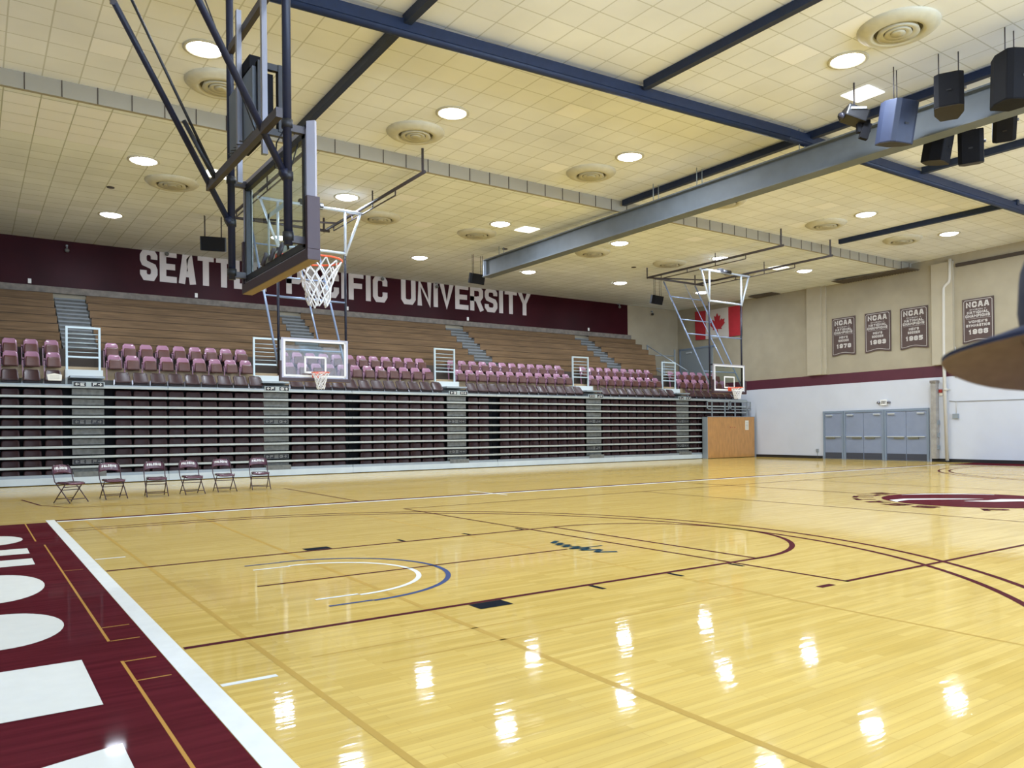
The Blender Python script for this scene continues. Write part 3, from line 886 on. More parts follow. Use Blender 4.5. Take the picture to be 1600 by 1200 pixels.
for bi, (x0, x1) in enumerate(banks):
    t = thing('retractable_bleacher', 'pushed-in bleacher with grey rails and brown folded seats, ' + bw[bi], 'bleachers', (x0, 19.0, 0), group='retractable bleacher banks')
    W_ = x1 - x0
    for k, z in enumerate(RZ):
        MB().box(0.004, W_ - 0.004, 0.0, 0.05, z - 0.034, z + 0.030).build('row_rail', 'rail_grey', t)
    MB().box(0.01, W_ - 0.01, 0.02, 0.75, 2.87, 2.93).build('top_deck', 'steel_grey', t)
    MB().box(0.004, W_ - 0.004, -0.03, 0.04, 0.02, 0.215).build('kick_board', 'kick_light', t)
    MB().box(0.01, W_ - 0.01, 0.0, 0.3, 0.215, 0.30).build('base_rail', 'steel_grey', t)
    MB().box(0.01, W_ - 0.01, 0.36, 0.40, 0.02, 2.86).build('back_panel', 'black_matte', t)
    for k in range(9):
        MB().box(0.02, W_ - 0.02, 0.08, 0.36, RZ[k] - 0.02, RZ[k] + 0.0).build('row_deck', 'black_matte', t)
    xs = []
    for (sn, a, b, pt) in FX:
        n = int(round((b - a) / pt)) + 1
        xs += [a + i * (b - a) / (n - 1) for i in range(n)]
    xs = [x for x in xs if x0 + 0.15 < x <= x1 - 0.1]
    cnt = 0; extra = MB()
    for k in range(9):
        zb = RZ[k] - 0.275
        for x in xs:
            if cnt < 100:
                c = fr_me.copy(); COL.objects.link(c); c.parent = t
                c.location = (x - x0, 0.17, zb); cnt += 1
            else:
                vs_ = [(q.co.x + x - x0, q.co.y + 0.17, q.co.z + zb) for q in fr_me.data.vertices]
                extra.sm = True
                extra.add(vs_, [tuple(p_.vertices) for p_ in fr_me.data.polygons])
    if extra.v:
        o = extra.build('seat_fronts', 'seat_shaded', t); o['kind'] = 'stuff'
    for ai, gx in enumerate(AX):
        if not (x0 < gx < x1): continue
        gl = gx + 0.03 - x0
        for k in range(9):
            z1 = RZ[k] - 0.06; z0_ = RZ[k] - 0.23
            if k in (3, 7):
                m = MB(); arrow_sign(m, (z0_ + z1) / 2, SG[ai], 0, 1, 2, gl, 0.16)
                o = m.build('section_sign', ['sign_dull', 'sign_black', 'sign_grey'], t); o['label'] = 'dull grey section sign between rails'
            else:
                MB().box(gl - 0.42, gl + 0.42, 0.14, 0.18, z0_, z1).build('aisle_panel', 'aisle_panel', t)
        m = MB(); arrow_sign(m, 2.935, SG[ai], 0, 1, 2, gl, -0.005)
        o = m.build('section_sign', ['sign_plate', 'sign_black', 'sign_white'], t); o['label'] = 'bright section sign with arrows above the top rail'
        MB().box(gl - 0.40, gl + 0.45, -0.01, 0.25, 0.215, 0.37).build('bottom_step', 'aisle_panel', t)
bpy.data.objects.remove(fr_me)

# ------------------------------------------------------------------ end box with railing
t = thing('bleacher_end_panel', 'orange plywood panel closing the right end of the bleachers', 'panel', (28.0, 18.62, 0))
MB().box(0.0, 3.5, 0, 0.30, 0.02, 2.03).build('panel', 'box_wood', t, bevel=0.005)
m = MB(); m.box(-0.03, 0.0, -0.01, 0.31, 0, 2.06); m.box(3.5, 3.53, -0.01, 0.31, 0, 2.06); m.box(-0.03, 3.53, -0.01, 0.31, 2.03, 2.06); m.build('edge_trim', 'steel_grey', t)
m = MB()
for a, b in ((1.64, 1.72), (1.8, 1.83), (1.95, 2.02)): m.box(a, b, -0.004, 0, 1.50, 1.53)
m.build('scribble', 'alarm_red', t)
m = MB(); m.box(2.78, 3.04, -0.012, 0, 1.38, 1.86, mi=0)
for q in range(5): m.box(2.82, 3.0, -0.014, -0.012, 1.46 + q * 0.07, 1.475 + q * 0.07, mi=1)
tag(m.build('wall_notice', ['paper', 'sign_grey']), 'small white notice taped to the orange plywood panel', 'notice').location = (28.0, 18.62, 0)
t = thing('guard_railing', 'grey double guard railing on top of the orange plywood panel', 'railing', (28.0, 18.68, 2.06))
for a, b in ((0.05, 1.65), (1.75, 3.30)):
    for z in (0.70, 0.33): MB().box(a, b, -0.02, 0.02, z, z + 0.045).build('rail', 'steel_grey', t)
    for x in (a + 0.0, a + 0.33, b - 0.33, b - 0.04): MB().box(x, x + 0.045, -0.02, 0.02, 0.0 if x not in (a, b - 0.04) else 0.33, 0.74).build('post', 'steel_grey', t)

# ------------------------------------------------------------------ end wall: doors, pipe, signs, banners, flag
def door_set(num, s_hi, s_lo, leaves):
    r = bpy.data.objects.new('door_%d' % num, None); COL.objects.link(r); struct(r)
    m = WB()
    m.wbox(s_lo - 0.09, s_lo, 0, 2.20, 0.0, 0.07); m.wbox(s_hi, s_hi + 0.09, 0, 2.20, 0.0, 0.07); m.wbox(s_lo, s_hi, 2.10, 2.20, 0.0, 0.07)
    m.build('door_frame', 'door_frame', r)
    wd = (s_hi - s_lo) / leaves
    for i in range(leaves):
        a = s_lo + i * wd; b = a + wd
        m = WB(); m.wbox(a + 0.008, b - 0.008, 0.02, 2.09, 0.0, 0.045); lf = m.build('door_leaf', 'door_blue', r)
        m = WB(); m.wbox(a + 0.02, b - 0.02, 0.03, 0.30, 0.045, 0.05); m.build('kick_plate', 'kick_dark', lf)
        m = WB(); hinge_hi = (i == leaves - 1)
        m.wbox(a + 0.06, b - 0.06, 1.0, 1.045, 0.05, 0.11); o = m.build('push_bar', 'bar_chrome', lf)
        m = WB(); c0 = a + 0.1 if i % 2 else a + 0.35; m.wbox(c0, c0 + 0.45, 0.93, 1.0, 0.045, 0.09); m.build('push_bar_case', 'bar_olive', lf)
        m = WB(); c0 = b - 0.42 if (i == leaves - 1) else a + 0.08; m.wbox(c0, c0 + 0.32, 1.97, 2.04, 0.045, 0.11); m.build('door_closer', 'bar_chrome', lf)
door_set(1, 14.43, 13.52, 1); door_set(2, 13.32, 11.50, 2); door_set(3, 11.30, 9.48, 2)
r = bpy.data.objects.new('door_4', None); COL.objects.link(r); struct(r)
m = WB(); m.wbox(21.6, 24.1, 3.5, 5.92, 0, 0.06); m.build('door_leaf', 'steel_grey', r)
m = WB(); m.wbox(24.1, 24.2, 3.5, 6.02, 0, 0.09); m.wbox(21.5, 24.2, 5.92, 6.02, 0, 0.09); m.build('door_frame', 'door_frame', r)
m = WB(); m.wbox(21.7, 24.0, 4.28, 4.34, 0.06, 0.10); m.build('push_bar', 'bar_chrome', r)
m = WB(); m.wbox(23.2, 23.6, 5.72, 5.80, 0.06, 0.12); m.build('door_closer', 'bar_chrome', r)

def wloc(s_, z, off=0.0): return wp(s_, z, off)
def W(s_): return s_
# pipe
m = WB(); m.path([wp(8.40, 8.1, .12), wp(8.41, 7.30, .12), wp(8.43, 7.2, .12), wp(8.62, 7.05, .12), wp(8.66, 6.95, .12), wp(8.68, 3.9, .12), wp(8.60, 0.05, .12)], 0.065, 12)
t = thing('drain_pipe', 'cream painted drain pipe running down the end wall to the floor', 'pipe')
m.build('pipe', 'pipe_cream', t)
m = WB(); m.cyl(wp(8.63, 2.86, .12), wp(8.63, 2.96, .12), 0.085, 12); m.wbox(8.50, 8.76, 2.89, 2.92, 0.0, 0.05); m.build('pipe_collar', 'pipe_cream', t)
m = WB(); m.cyl(wp(8.60, 0.0, .12), wp(8.60, 0.06, .12), 0.09, 12); m.build('pipe_foot', 'black', t)
t = thing('conduit', 'thin white conduit dropping to a small grey box right of the drain pipe', 'conduit')
m = WB(); m.path([wp(8.55, 2.45, .02), wp(8.30, 2.42, .02), wp(5.7, 2.40, .02), wp(2.0, 2.38, .02)], 0.012, 6); m.build('cable', 'sign_grey', t)
m = WB(); m.cyl(wp(8.27, 2.42, .02), wp(8.27, 1.93, .02), 0.012, 6); m.build('drop', 'pipe_cream', t)
m = WB(); m.wbox(8.17, 8.39, 1.74, 1.93, 0.0, 0.09); m.build('switch_box', 'steel_grey', t)
m = WB(); m.cyl(wp(8.27, 3.35, .03), wp(8.27, 4.6, .03), 0.02, 6)
tag(m.build('vertical_conduit', 'pipe_cream'), 'short white conduit crossing the maroon stripe right of the pipe', 'conduit')
t = thing('fire_alarm', 'small red alarm on a tan plate between post and drain pipe', 'alarm')
m = WB(); m.wbox(8.83, 8.96, 2.80, 2.93, 0, 0.06); m.build('alarm', 'alarm_red', t)
m = WB(); m.wbox(8.82, 8.96, 2.68, 2.79, 0, 0.03); m.build('plate', 'paper', t)
t = thing('wall_post', 'narrow grey steel post standing beside the rightmost double door', 'post')
m = WB(); m.wbox(8.98, 9.20, 0.13, 3.20, 0.02, 0.22); m.build('post', 'post_grey', t)
m = WB(); m.wbox(8.96, 9.22, 3.20, 3.30, 0.0, 0.25); m.build('cap', 'ledge_grey', t)
m = WB()
for z in (0.5, 1.0, 1.5): m.wbox(8.94, 8.98, z, z + 0.18, 0.04, 0.16)
m.build('bracket', 'steel_grey', t)
t = thing('exit_sign', 'white EXIT sign with two small lamp heads above the doors', 'sign')
m = WB(); m.wbox(11.26, 11.56, 2.38, 2.62, 0, 0.07); m.build('sign_case', 'sign_white', t)
m = WB(); text(m, 'EXIT', -0.11, 2.44, 0.22, 0.12, 0.022, lambda a, b, d: tuple(wp(11.41 - a, b, 0.074)), 0); m.build('lettering', 'bench_dark', t)
for s_ in (11.17, 11.66):
    m = WB(); m.cyl(wp(s_, 2.50, .0), wp(s_, 2.50, .10), 0.055, 12); m.build('lamp_head', 'galvanised', t)
t = thing('wall_outlet', 'small grey outlet low on the white wall left of the doors', 'outlet')
m = WB(); m.wbox(14.82, 14.94, 0.30, 0.45, 0, 0.04); m.build('plate', 'steel_grey', t)
m = WB(); m.cyl(wp(14.88, 0.30, .02), wp(14.88, 0.02, .02), 0.012, 6); m.build('cord', 'steel_grey', t)

def banner(s_l, s_r, z_top, z_bot, lines, label):
    t = thing('championship_banner', label, 'banner', group='brown championship banners')
    wd = s_l - s_r
    def pl(a, b, d): return tuple(wp(s_l - a, z_bot + b, 0.03 + d))
    H = z_top - z_bot
    m = MB(); n = 16
    bot = []
    for i in range(n + 1):
        u = i / n
        v = 0.075 * math.sin(PI * u) ** 2 + (0.0 if 0 < i < n else -0.0)
        bot.append((u * wd, v))
    for i in range(n):
        (a, va), (b, vb) = bot[i], bot[i + 1]
        m.add([pl(a, va, 0), pl(b, vb, 0), pl(b, H, 0), pl(a, H, 0), pl(a, va, .02), pl(b, vb, .02), pl(b, H, .02), pl(a, H, .02)],
              [(4, 5, 6, 7), (3, 2, 1, 0), (0, 1, 5, 4), (2, 3, 7, 6)])
    m.add([pl(0, 0, 0), pl(0, H, 0), pl(0, H, .02), pl(0, 0, .02)], [(0, 1, 2, 3)]); m.add([pl(wd, 0, 0), pl(wd, H, 0), pl(wd, H, .02), pl(wd, 0, .02)], [(0, 1, 2, 3)])
    m.build('cloth', 'banner_brown', t)
    m = MB(); i_ = 0.06
    border = [(i_ + .05, H - i_), (wd - i_ - .05, H - i_), (wd - i_, H - i_ - .05)] + [(wd * (1 - k / 12) * (wd - 2 * i_) / wd + i_ if False else i_ + (wd - 2 * i_) * (1 - k / 12), i_ + 0.02 + 0.07 * math.sin(PI * k / 12) ** 2) for k in range(13)] + [(i_, H - i_ - .05), (i_ + .05, H - i_)]
    stroke(m, border, 0.018, pl, 0, 0) if False else None
    for a, b in zip(border[:-1], border[1:]): stroke(m, [a, b], 0.018, lambda x, y, d: pl(x, y, 0.022), 0, 0)
    m.build('border', 'banner_white', t)
    m = MB()
    for s2, xa, xb, ya, yb, th in lines:
        if s2 == '-': m.add([pl(xa * wd, ya * H, .023), pl(xb * wd, ya * H, .023), pl(xb * wd, yb * H, .023), pl(xa * wd, yb * H, .023)], [(0, 1, 2, 3)])
        else: text(m, s2, xa * wd, ya * H, (xb - xa) * wd, (yb - ya) * H, th, lambda x, y, d: pl(x, y, 0.023), 0)
    m.build('lettering', 'banner_white', t)
def blines(sport, year, w0=0.28, w1=0.72):
    return [('NCAA', .12, .86, .80, .93, .06), ('DIVISION II', .24, .76, .735, .765, .012), ('NATIONAL', .15, .85, .655, .715, .028), ('CHAMPIONS', .10, .88, .575, .64, .028),
            ('-', .12, .90, .548, .553, 0), (sport[0], sport[2], 1 - sport[2], .45, .51, .026), (sport[1], sport[3], 1 - sport[3], .365, .425, .026), (year, .20, .82, .20, .31, .055)]
banner(13.98, 12.76, 6.44, 4.70, blines(("MEN'S", 'SOCCER', .32, .28), '1978'), 'brown championship banner for 1978, left of the 1983 banner')
banner(12.28, 11.04, 6.44, 4.70, blines(("MEN'S", 'SOCCER', .32, .28), '1983'), 'brown championship banner for 1983, middle of the three together')
banner(10.60, 9.38, 6.42, 4.68, blines(("MEN'S", 'SOCCER', .32, .28), '1985'), 'brown championship banner for 1985, just left of the drain pipe')
banner(7.96, 6.76, 6.40, 4.66, blines(("WOMEN'S", 'GYMNASTICS', .20, .12), '1986'), "brown women's gymnastics banner, partly hidden behind the cap brim")

# flag
t = thing('canada_flag', 'red and white Canadian flag hung high on the end wall', 'flag')
FS0, FS1, FZ0, FZ1 = 22.95, 19.45, 6.42, 8.00
def fpos(u, v, o=0.0):
    s_ = FS0 + (FS1 - FS0) * u
    sag = -0.05 * math.sin(PI * u)
    return tuple(wp(s_, FZ0 + (FZ1 - FZ0) * v + sag * 0.5 - 0.10 * u, 0.06 + 0.03 * math.sin(9 * u + 1.5 * v) + o))
def fpanel(nm, mt, u0, u1):
    m = MB(); m.sm = True; n = 12; k = 6
    g = [fpos(u0 + (u1 - u0) * i / n, j / k, o) for o in (0, -0.012) for j in range(k + 1) for i in range(n + 1)]
    q = (n + 1) * (k + 1)
    f = []
    for j in range(k):
        for i in range(n):
            a = j * (n + 1) + i; f += [(a, a + 1, a + n + 2, a + n + 1), (q + a + n + 1, q + a + n + 2, q + a + 1, q + a)]
    m.add(g, f); return m.build(nm, mt, t)
fpanel('red_band', 'flag_red', 0.02, 0.25); fpanel('white_field', 'flag_white', 0.25, 0.74); fpanel('red_band', 'flag_red', 0.74, 1.0)
LEAF = [(0, .5), (.09, .33), (.2, .38), (.15, .1), (.28, .22), (.32, .16), (.47, .19), (.42, .05), (.48, .0), (.24, -.2), (.28, -.28), (.03, -.25), (.03, -.5)]
lf = [(x, y) for x, y in LEAF] + [(-x, y) for x, y in reversed(LEAF[1:])]
m = MB()
c0 = fpos(0.495, 0.5, 0.02)
pts = [fpos(0.495 + x * 0.36, 0.5 + y * 0.74, 0.015) for x, y in lf]
m.add([c0] + pts, [(0, i + 1, (i + 1) % len(pts) + 1) for i in range(len(pts))])
m.build('maple_leaf', 'flag_red', t)

# ------------------------------------------------------------------ ceiling fixtures
def ceil_z(y): return ZN if y < 10.1 else ZF(y)
def make_light():
    r = thing('ceiling_light', 'x', 'light', group='round recessed ceiling lights')
    MB().lathe([(0.36, 0.0), (0.36, -0.02), (0.31, -0.03), (0.29, -0.012)], 32).build('trim_ring', 'vent_cream', r)
    m = MB(); m.lathe([(0.295, -0.012), (0.22, -0.05), (0.12, -0.068), (0.001, -0.072)], 32); m.build('diffuser', 'light_on', r)
    return r
L0 = make_light(); first = True
near = [(2.29, 7.29), (7.34, 7.28), (12.36, 7.15), (17.28, 6.98), (22.32, 6.86), (27.17, 6.65)]
midr = [(2.27, 13.27), (7.46, 13.38), (12.61, 13.40), (17.53, 13.24), (22.4, 12.9), (27.25, 12.6)]
farr = [(2.36, 19.39), (7.53, 19.41), (12.99, 19.60), (18.1, 19.55), (23.04, 19.29), (28.1, 18.98)]
top = [(2.3, 1.15), (7.3, 1.15), (12.25, 1.12), (17.18, 1.13), (22.2, 1.1), (27.1, 1.1)]
rows_ = [(top, 'in the row above mid-court'), (near, 'in the row just before the ceiling step'), (midr, 'in the first row past the ceiling step'), (farr, 'in the row nearest the maroon wall')]
extra_rows = [[(x, y) for x in (2.3, 7.3, 12.25, 17.2, 22.2, 27.1)] for y in (-4.8, -10.5)]
for rr, wds in rows_:
    for i, (x, y) in enumerate(rr):
        lab = 'round bright ceiling light %s, %s from the left' % (wds, _ordn[i])
        if first: L0.location = (x, y, ceil_z(y)); L0['label'] = lab; first = False; o = L0
        else: o = dup(L0, (x, y, ceil_z(y)), label=lab)
        area_lamp('fixture_lamp', (x, y, ceil_z(y) - 0.09), 0.55, LIGHT_W, (0.77, 0.87, 1.0))
for rr in extra_rows:
    for x, y in rr:
        o = dup(L0, (x, y, ZN), label='round ceiling light behind the camera, out of the picture')
        area_lamp('fixture_lamp', (x, y, ZN - 0.09), 0.55, LIGHT_W * 0.4, (0.77, 0.87, 1.0))

def make_vent():
    r = thing('ceiling_diffuser', 'x', 'vent', group='round ceiling air diffusers')
    MB().lathe([(0.66, 0.0), (0.655, -0.03), (0.60, -0.075), (0.52, -0.11), (0.44, -0.12), (0.40, -0.11), (0.385, -0.06)], 40).build('outer_cone', 'vent_cream', r)
    MB().lathe([(0.385, -0.06), (0.30, -0.03), (0.001, -0.03)], 32).build('throat', 'vent_dark', r)
    for ra, rb in ((0.34, 0.25), (0.22, 0.14), (0.12, 0.01)):
        MB().lathe([(ra - 0.03, -0.03), (ra, -0.125), (rb, -0.10), (max(rb - 0.02, 0.0005), -0.10)], 32).build('ring', 'vent_cream', r)
    return r
V0 = make_vent(); first = True
vr = [([(2.88, 8.55), (7.17, 8.66), (12.32, 8.60), (17.32, 8.38), (22.25, 8.25), (26.54, 8.0)], 'in the row before the ceiling step'), ([(3.19, 14.72), (9.14, 14.86), (12.66, 14.89), (17.72, 14.93), (21.52, 14.72), (25.6, 14.6)], 'in the row past the ceiling step'), ([(11.89, -0.05), (18.4, -0.6)], 'in the row above mid-court')]
for rr, wds in vr:
    for i, (x, y) in enumerate(rr):
        lab = 'round cream air diffuser %s, %s from the left' % (wds, _ordn[i])
        if first: V0.location = (x, y, ceil_z(y)); V0['label'] = lab; first = False
        else: dup(V0, (x, y, ceil_z(y)), label=lab)
for (x, y), wds in (((13.55, 1.5), 'beside the black speakers, brightest of the four'), ((3.7, 13.0), 'at the left, behind the basket mast'), ((13.42, 13.2), 'before the far end of the grey girder'), ((25.5, 12.5), 'near the end wall above the far basket frame')):
    z = ceil_z(y) - 0.006
    m = MB(); m.box(0, 0.6, 0, 0.6, -0.012, 0)
    tag(m.build('light_panel', 'panel_on'), 'square lit ceiling panel ' + wds, 'light', 'square lit ceiling panels').location = (x, y, z)
for i, (x, y) in enumerate(((1.94, 16.2), (14.79, 16.4), (20.98, 16.2), (26.6, 15.6), (25.5, 10.6))):
    t = thing('ceiling_speaker', 'small dark round fitting in the far ceiling, %s from the left' % _ordn[i] if i < 4 else 'small dark round fitting beside the step near the end wall', 'fitting', (x, y, ceil_z(y)), group='small dark ceiling fittings')
    MB().lathe([(0.10, 0), (0.095, -0.02), (0.001, -0.03)], 16).build('cover', 'mast_dull', t)
for i, (xa, xb, ya, yb, wds) in enumerate(((30.05, 30.92, 9.7, 13.2, 'long dark ceiling grille along the end wall, nearest the drain pipe'), (30.75, 31.45, 16.9, 18.3, 'short dark ceiling grille near the far corner'))):
    t = thing('ceiling_grille', wds, 'vent', (xa, ya, ZF((ya + yb) / 2) - 0.03))
    m = MB(); m.box(0, xb - xa, 0, yb - ya, -0.02, 0.0); m.build('back', 'grille_dark', t)
    m = MB()
    y = 0.05
    while y < yb - ya: m.box(0, xb - xa, y, y + 0.03, -0.045, -0.02); y += 0.12
    m.build('slats', 'grille_dark', t)

# navy ceiling pipework
m = MB(); m.bar((0.5, 4.62, 8.07), (14.0, 3.72, 8.07), 0.17, 0.19); m.bar((14.0, 3.72, 8.07), (31.2, 3.40, 8.07), 0.17, 0.19); m.cyl((0.5, 4.62, 7.97), (14.0, 3.72, 7.97), 0.075, 10); m.cyl((14.0, 3.72, 7.97), (31.2, 3.40, 7.97), 0.075, 10)
tag(m.build('ceiling_track', 'navy_pipe'), 'thick navy blue track crossing the ceiling lengthwise over the court', 'track')
for i, (x0, y0, x1, y1, wds) in enumerate(((4.75, -9.0, 4.75, 4.3, 'leftmost, crossing towards the camera'), (4.75, 4.45, 4.86, 9.95, 'leftmost, running back to the ceiling step'), (9.75, -9.0, 9.72, 3.85, 'at top centre, coming towards the camera'), (14.80, -9.0, 14.76, 10.0, 'directly above the grey girder'), (19.5, -9.0, 19.42, 3.5, 'just beyond the hanging speakers'), (24.75, 3.4, 24.64, 9.3, 'furthest right, above the far court end'))):
    m = MB(); m.bar((x0, y0, 8.16), (x1, y1, 8.16), 0.13, 0.16)
    tag(m.build('ceiling_beam', 'navy_pipe'), 'slim navy cross beam under the ceiling, ' + wds, 'beam', 'navy cross beams')

# grey girder
t = thing('steel_girder', 'long grey steel girder hanging across the hall under the ceiling', 'girder', (14.5, 17.2, 7.13))
m = MB(); Lg = -26.0
m.box(-0.02, 0.02, Lg, 0, 0.03, 0.62); m.box(-0.19, 0.19, Lg, 0, 0.0, 0.035); m.box(-0.14, 0.14, Lg, 0, 0.61, 0.645); m.build('beam', 'girder', t)
m = MB(); m.box(-0.14, 0.14, 0.0, 0.02, 0, 0.645); m.build('end_plate', 'bright_frame', t)
for yy in (-1.0, -8.8, -10.4, -13.5, -18.0, -22.0):
    zz = (ZF(17.2 + yy) if 17.2 + yy > 10.2 else ZN) - 7.13
    for sx in (-0.1, 0.1): MB().cyl((sx, yy, 0.645), (sx, yy, zz), 0.012, 6).build('hanger_rod', 'steel_grey', t)

# speakers
def hang_speaker(name, label, loc, rz, tilt, s, mats, rods, ztop, wide=False):
    t = thing(name, label, 'speaker', loc, rz, 'hanging speakers')
    T = Matrix.Rotation(tilt, 4, 'X')
    if wide: poly = [(-0.36, -0.16), (0.36, -0.16), (0.40, 0.0), (0.30, 0.20), (-0.30, 0.20), (-0.40, 0.0)]; h0, h1 = -0.22, 0.22
    else: poly = [(-0.30, -0.28), (-0.20, -0.33), (0.20, -0.33), (0.30, -0.28), (0.30, 0.02), (0.18, 0.28), (-0.18, 0.28), (-0.30, 0.02)]; h0, h1 = -0.42, 0.42
    m = MB(); m.prism([(a * s, b * s) for a, b in poly], h0 * s, h1 * s, T=T); m.build('cabinet', mats[0], t, bevel=0.015)
    m = MB(); m.prism([(a * s * 0.97, b * s * 0.97) for a, b in poly], (h0 - 0.008) * s, h0 * s, T=T); m.build('bottom_plate', mats[1], t)
    if not wide:
        m = MB(); m.box(-0.05 * s, 0.05 * s, -0.345 * s, -0.325 * s, -0.06 * s, -0.02 * s, T=T); m.build('port', 'black', t)
        m = MB(); m.cyl(T @ Vector((0.30 * s, -0.1 * s, 0.1 * s)), T @ Vector((0.35 * s, -0.1 * s, 0.1 * s)), 0.03, 8); m.build('bolt', 'galvanised', t)
    for (a, b) in rods:
        p = T @ Vector((a * s, b * s, h1 * s)); MB().cyl(p, (p.x, p.y, ztop - loc[2]), 0.011, 6).build('hanger_rod', 'mast_dull', t)
    return t
YV = YAW - PI / 2
hang_speaker('hanging_speaker', 'large blue-lit speaker cabinet hanging in front of the grey girder', (13.36, 0.86, 7.22), YV + 0.35, 0.22, 0.92, ('speaker_blue_lit', 'speaker_brown'), ((-0.1, 0.0), (0.08, 0.1)), ZN)
hang_speaker('hanging_speaker', 'black speaker hanging right of the blue-lit one, over the girder', (13.45, -0.12, 7.40), YV - 0.5, -0.22, 0.80, ('black_matte', 'speaker_brown'), ((-0.2, 0.0), (0.2, 0.1)), ZN)
hang_speaker('hanging_speaker', 'large black speaker at the right edge, nearest the camera', (13.55, -1.12, 7.35), YV + 0.1, 0.05, 1.0, ('black_matte', 'black_matte'), ((-0.12, 0.0), (0.12, 0.1)), ZN)
hang_speaker('hanging_speaker', 'black speaker, left of a close pair hanging below the girder', (15.30, 1.05, 7.22), YV + 0.75, 0.18, 0.78, ('black_matte', 'speaker_brown'), ((-0.1, 0.0), (0.1, 0.1)), ZN)
hang_speaker('hanging_speaker', 'black speaker, right of a close pair hanging below the girder', (15.85, 0.62, 7.18), YV - 0.55, 0.18, 0.78, ('black_matte', 'speaker_brown'), ((-0.1, 0.0), (0.1, 0.1)), ZN)
hang_speaker('hanging_speaker', 'low black speaker behind the girder beside a bright ceiling light', (15.95, 0.02, 7.52), YV - 0.5, 0.9, 0.70, ('black_matte', 'black_matte'), ((-0.1, 0.2), (0.1, 0.2)), ZN)
for x, y, z, wds in ((4.96, 17.85, 7.28, 'leftmost, above the wall letters behind the basket'), (14.55, 18.0, 7.23, 'by the far end of the grey girder'), (23.75, 17.7, 7.20, 'left of the Canadian flag')):
    hang_speaker('small_speaker', 'small black ceiling speaker on short rods, ' + wds, (x, y, z), YV + 0.35 if x < 10 else 0.15, 0.25, 0.95 if x < 10 else 0.85, ('black_matte', 'black'), ((-0.26, -0.05), (-0.24, 0.05), (0.26, -0.05), (0.24, 0.05)), ZF(y), wide=True)
t = thing('stage_projector', 'small black projector on a bracket left of the blue-lit speaker', 'projector', (13.25, 1.62, 7.60), YV)
m = MB(); m.box(-0.22, 0.22, -0.2, 0.2, -0.13, 0.12, T=Matrix.Rotation(0.35, 4, 'Y')); m.build('body', 'black', t, bevel=0.03)
MB().box(-0.15, 0.15, -0.23, -0.20, 0.05, 0.09).build('silver_band', 'bar_chrome', t)
MB().cyl((-0.25, -0.05, -0.02), (-0.31, -0.07, -0.04), 0.07, 12).build('lens', 'lens_glass', t)
MB().cyl((0, 0, 0.1), (0, 0, 0.65), 0.018, 8).build('hanger_rod', 'mast_dull', t)
m = MB(); m.box(0.05, 0.3, -0.05, 0.05, -0.34, -0.10); m.box(0.2, 0.36, -0.1, 0.0, -0.42, -0.1, T=Matrix.Rotation(0.3, 4, 'Y')); m.build('bracket', 'black_matte', t)

# small cameras on the maroon wall
for x, z, wds in ((1.61, 7.98, 'left of the wall lettering'), (4.85, 8.25, 'over the first wall letters'), (13.6, 8.22, 'near the middle of the lettering'), (16.3, 8.15, 'over the third word of the lettering'), (27.5, 8.15, 'near the right end of the maroon wall'), (29.96, 7.95, 'on the beige wall right of the maroon wall')):
    t = thing('wall_fixture', 'small fixture high on the back wall, ' + wds, 'fixture', (x, YM - 0.14, z), group='small back wall fixtures')
    MB().box(-0.03, 0.03, 0.0, 0.14, 0.08, 0.14).build('bracket', 'steel_grey', t)
    MB().cyl((0, 0, 0.11), (0, 0, -0.02), 0.02, 8).build('stem', 'steel_grey', t)
    MB().lathe([(0.001, -0.13), (0.06, -0.11), (0.08, -0.04), (0.05, 0.0), (0.001, 0.01)], 14).build('head', 'aisle_panel' if x < 28 else 'black', t)
for i, x in enumerate((0.5, 5.9, 12.0, 18.0, 25.4)):
    m = MB(); m.box(-0.05, 0.05, -0.03, 0, -0.08, 0.08)
    tag(m.build('outlet_plate', 'sign_white'), 'tiny white outlet at the foot of the maroon wall, %s from the left' % _ordn[i], 'outlet', 'tiny outlets on the maroon wall').location = (x, YM - 0.005, 6.76)

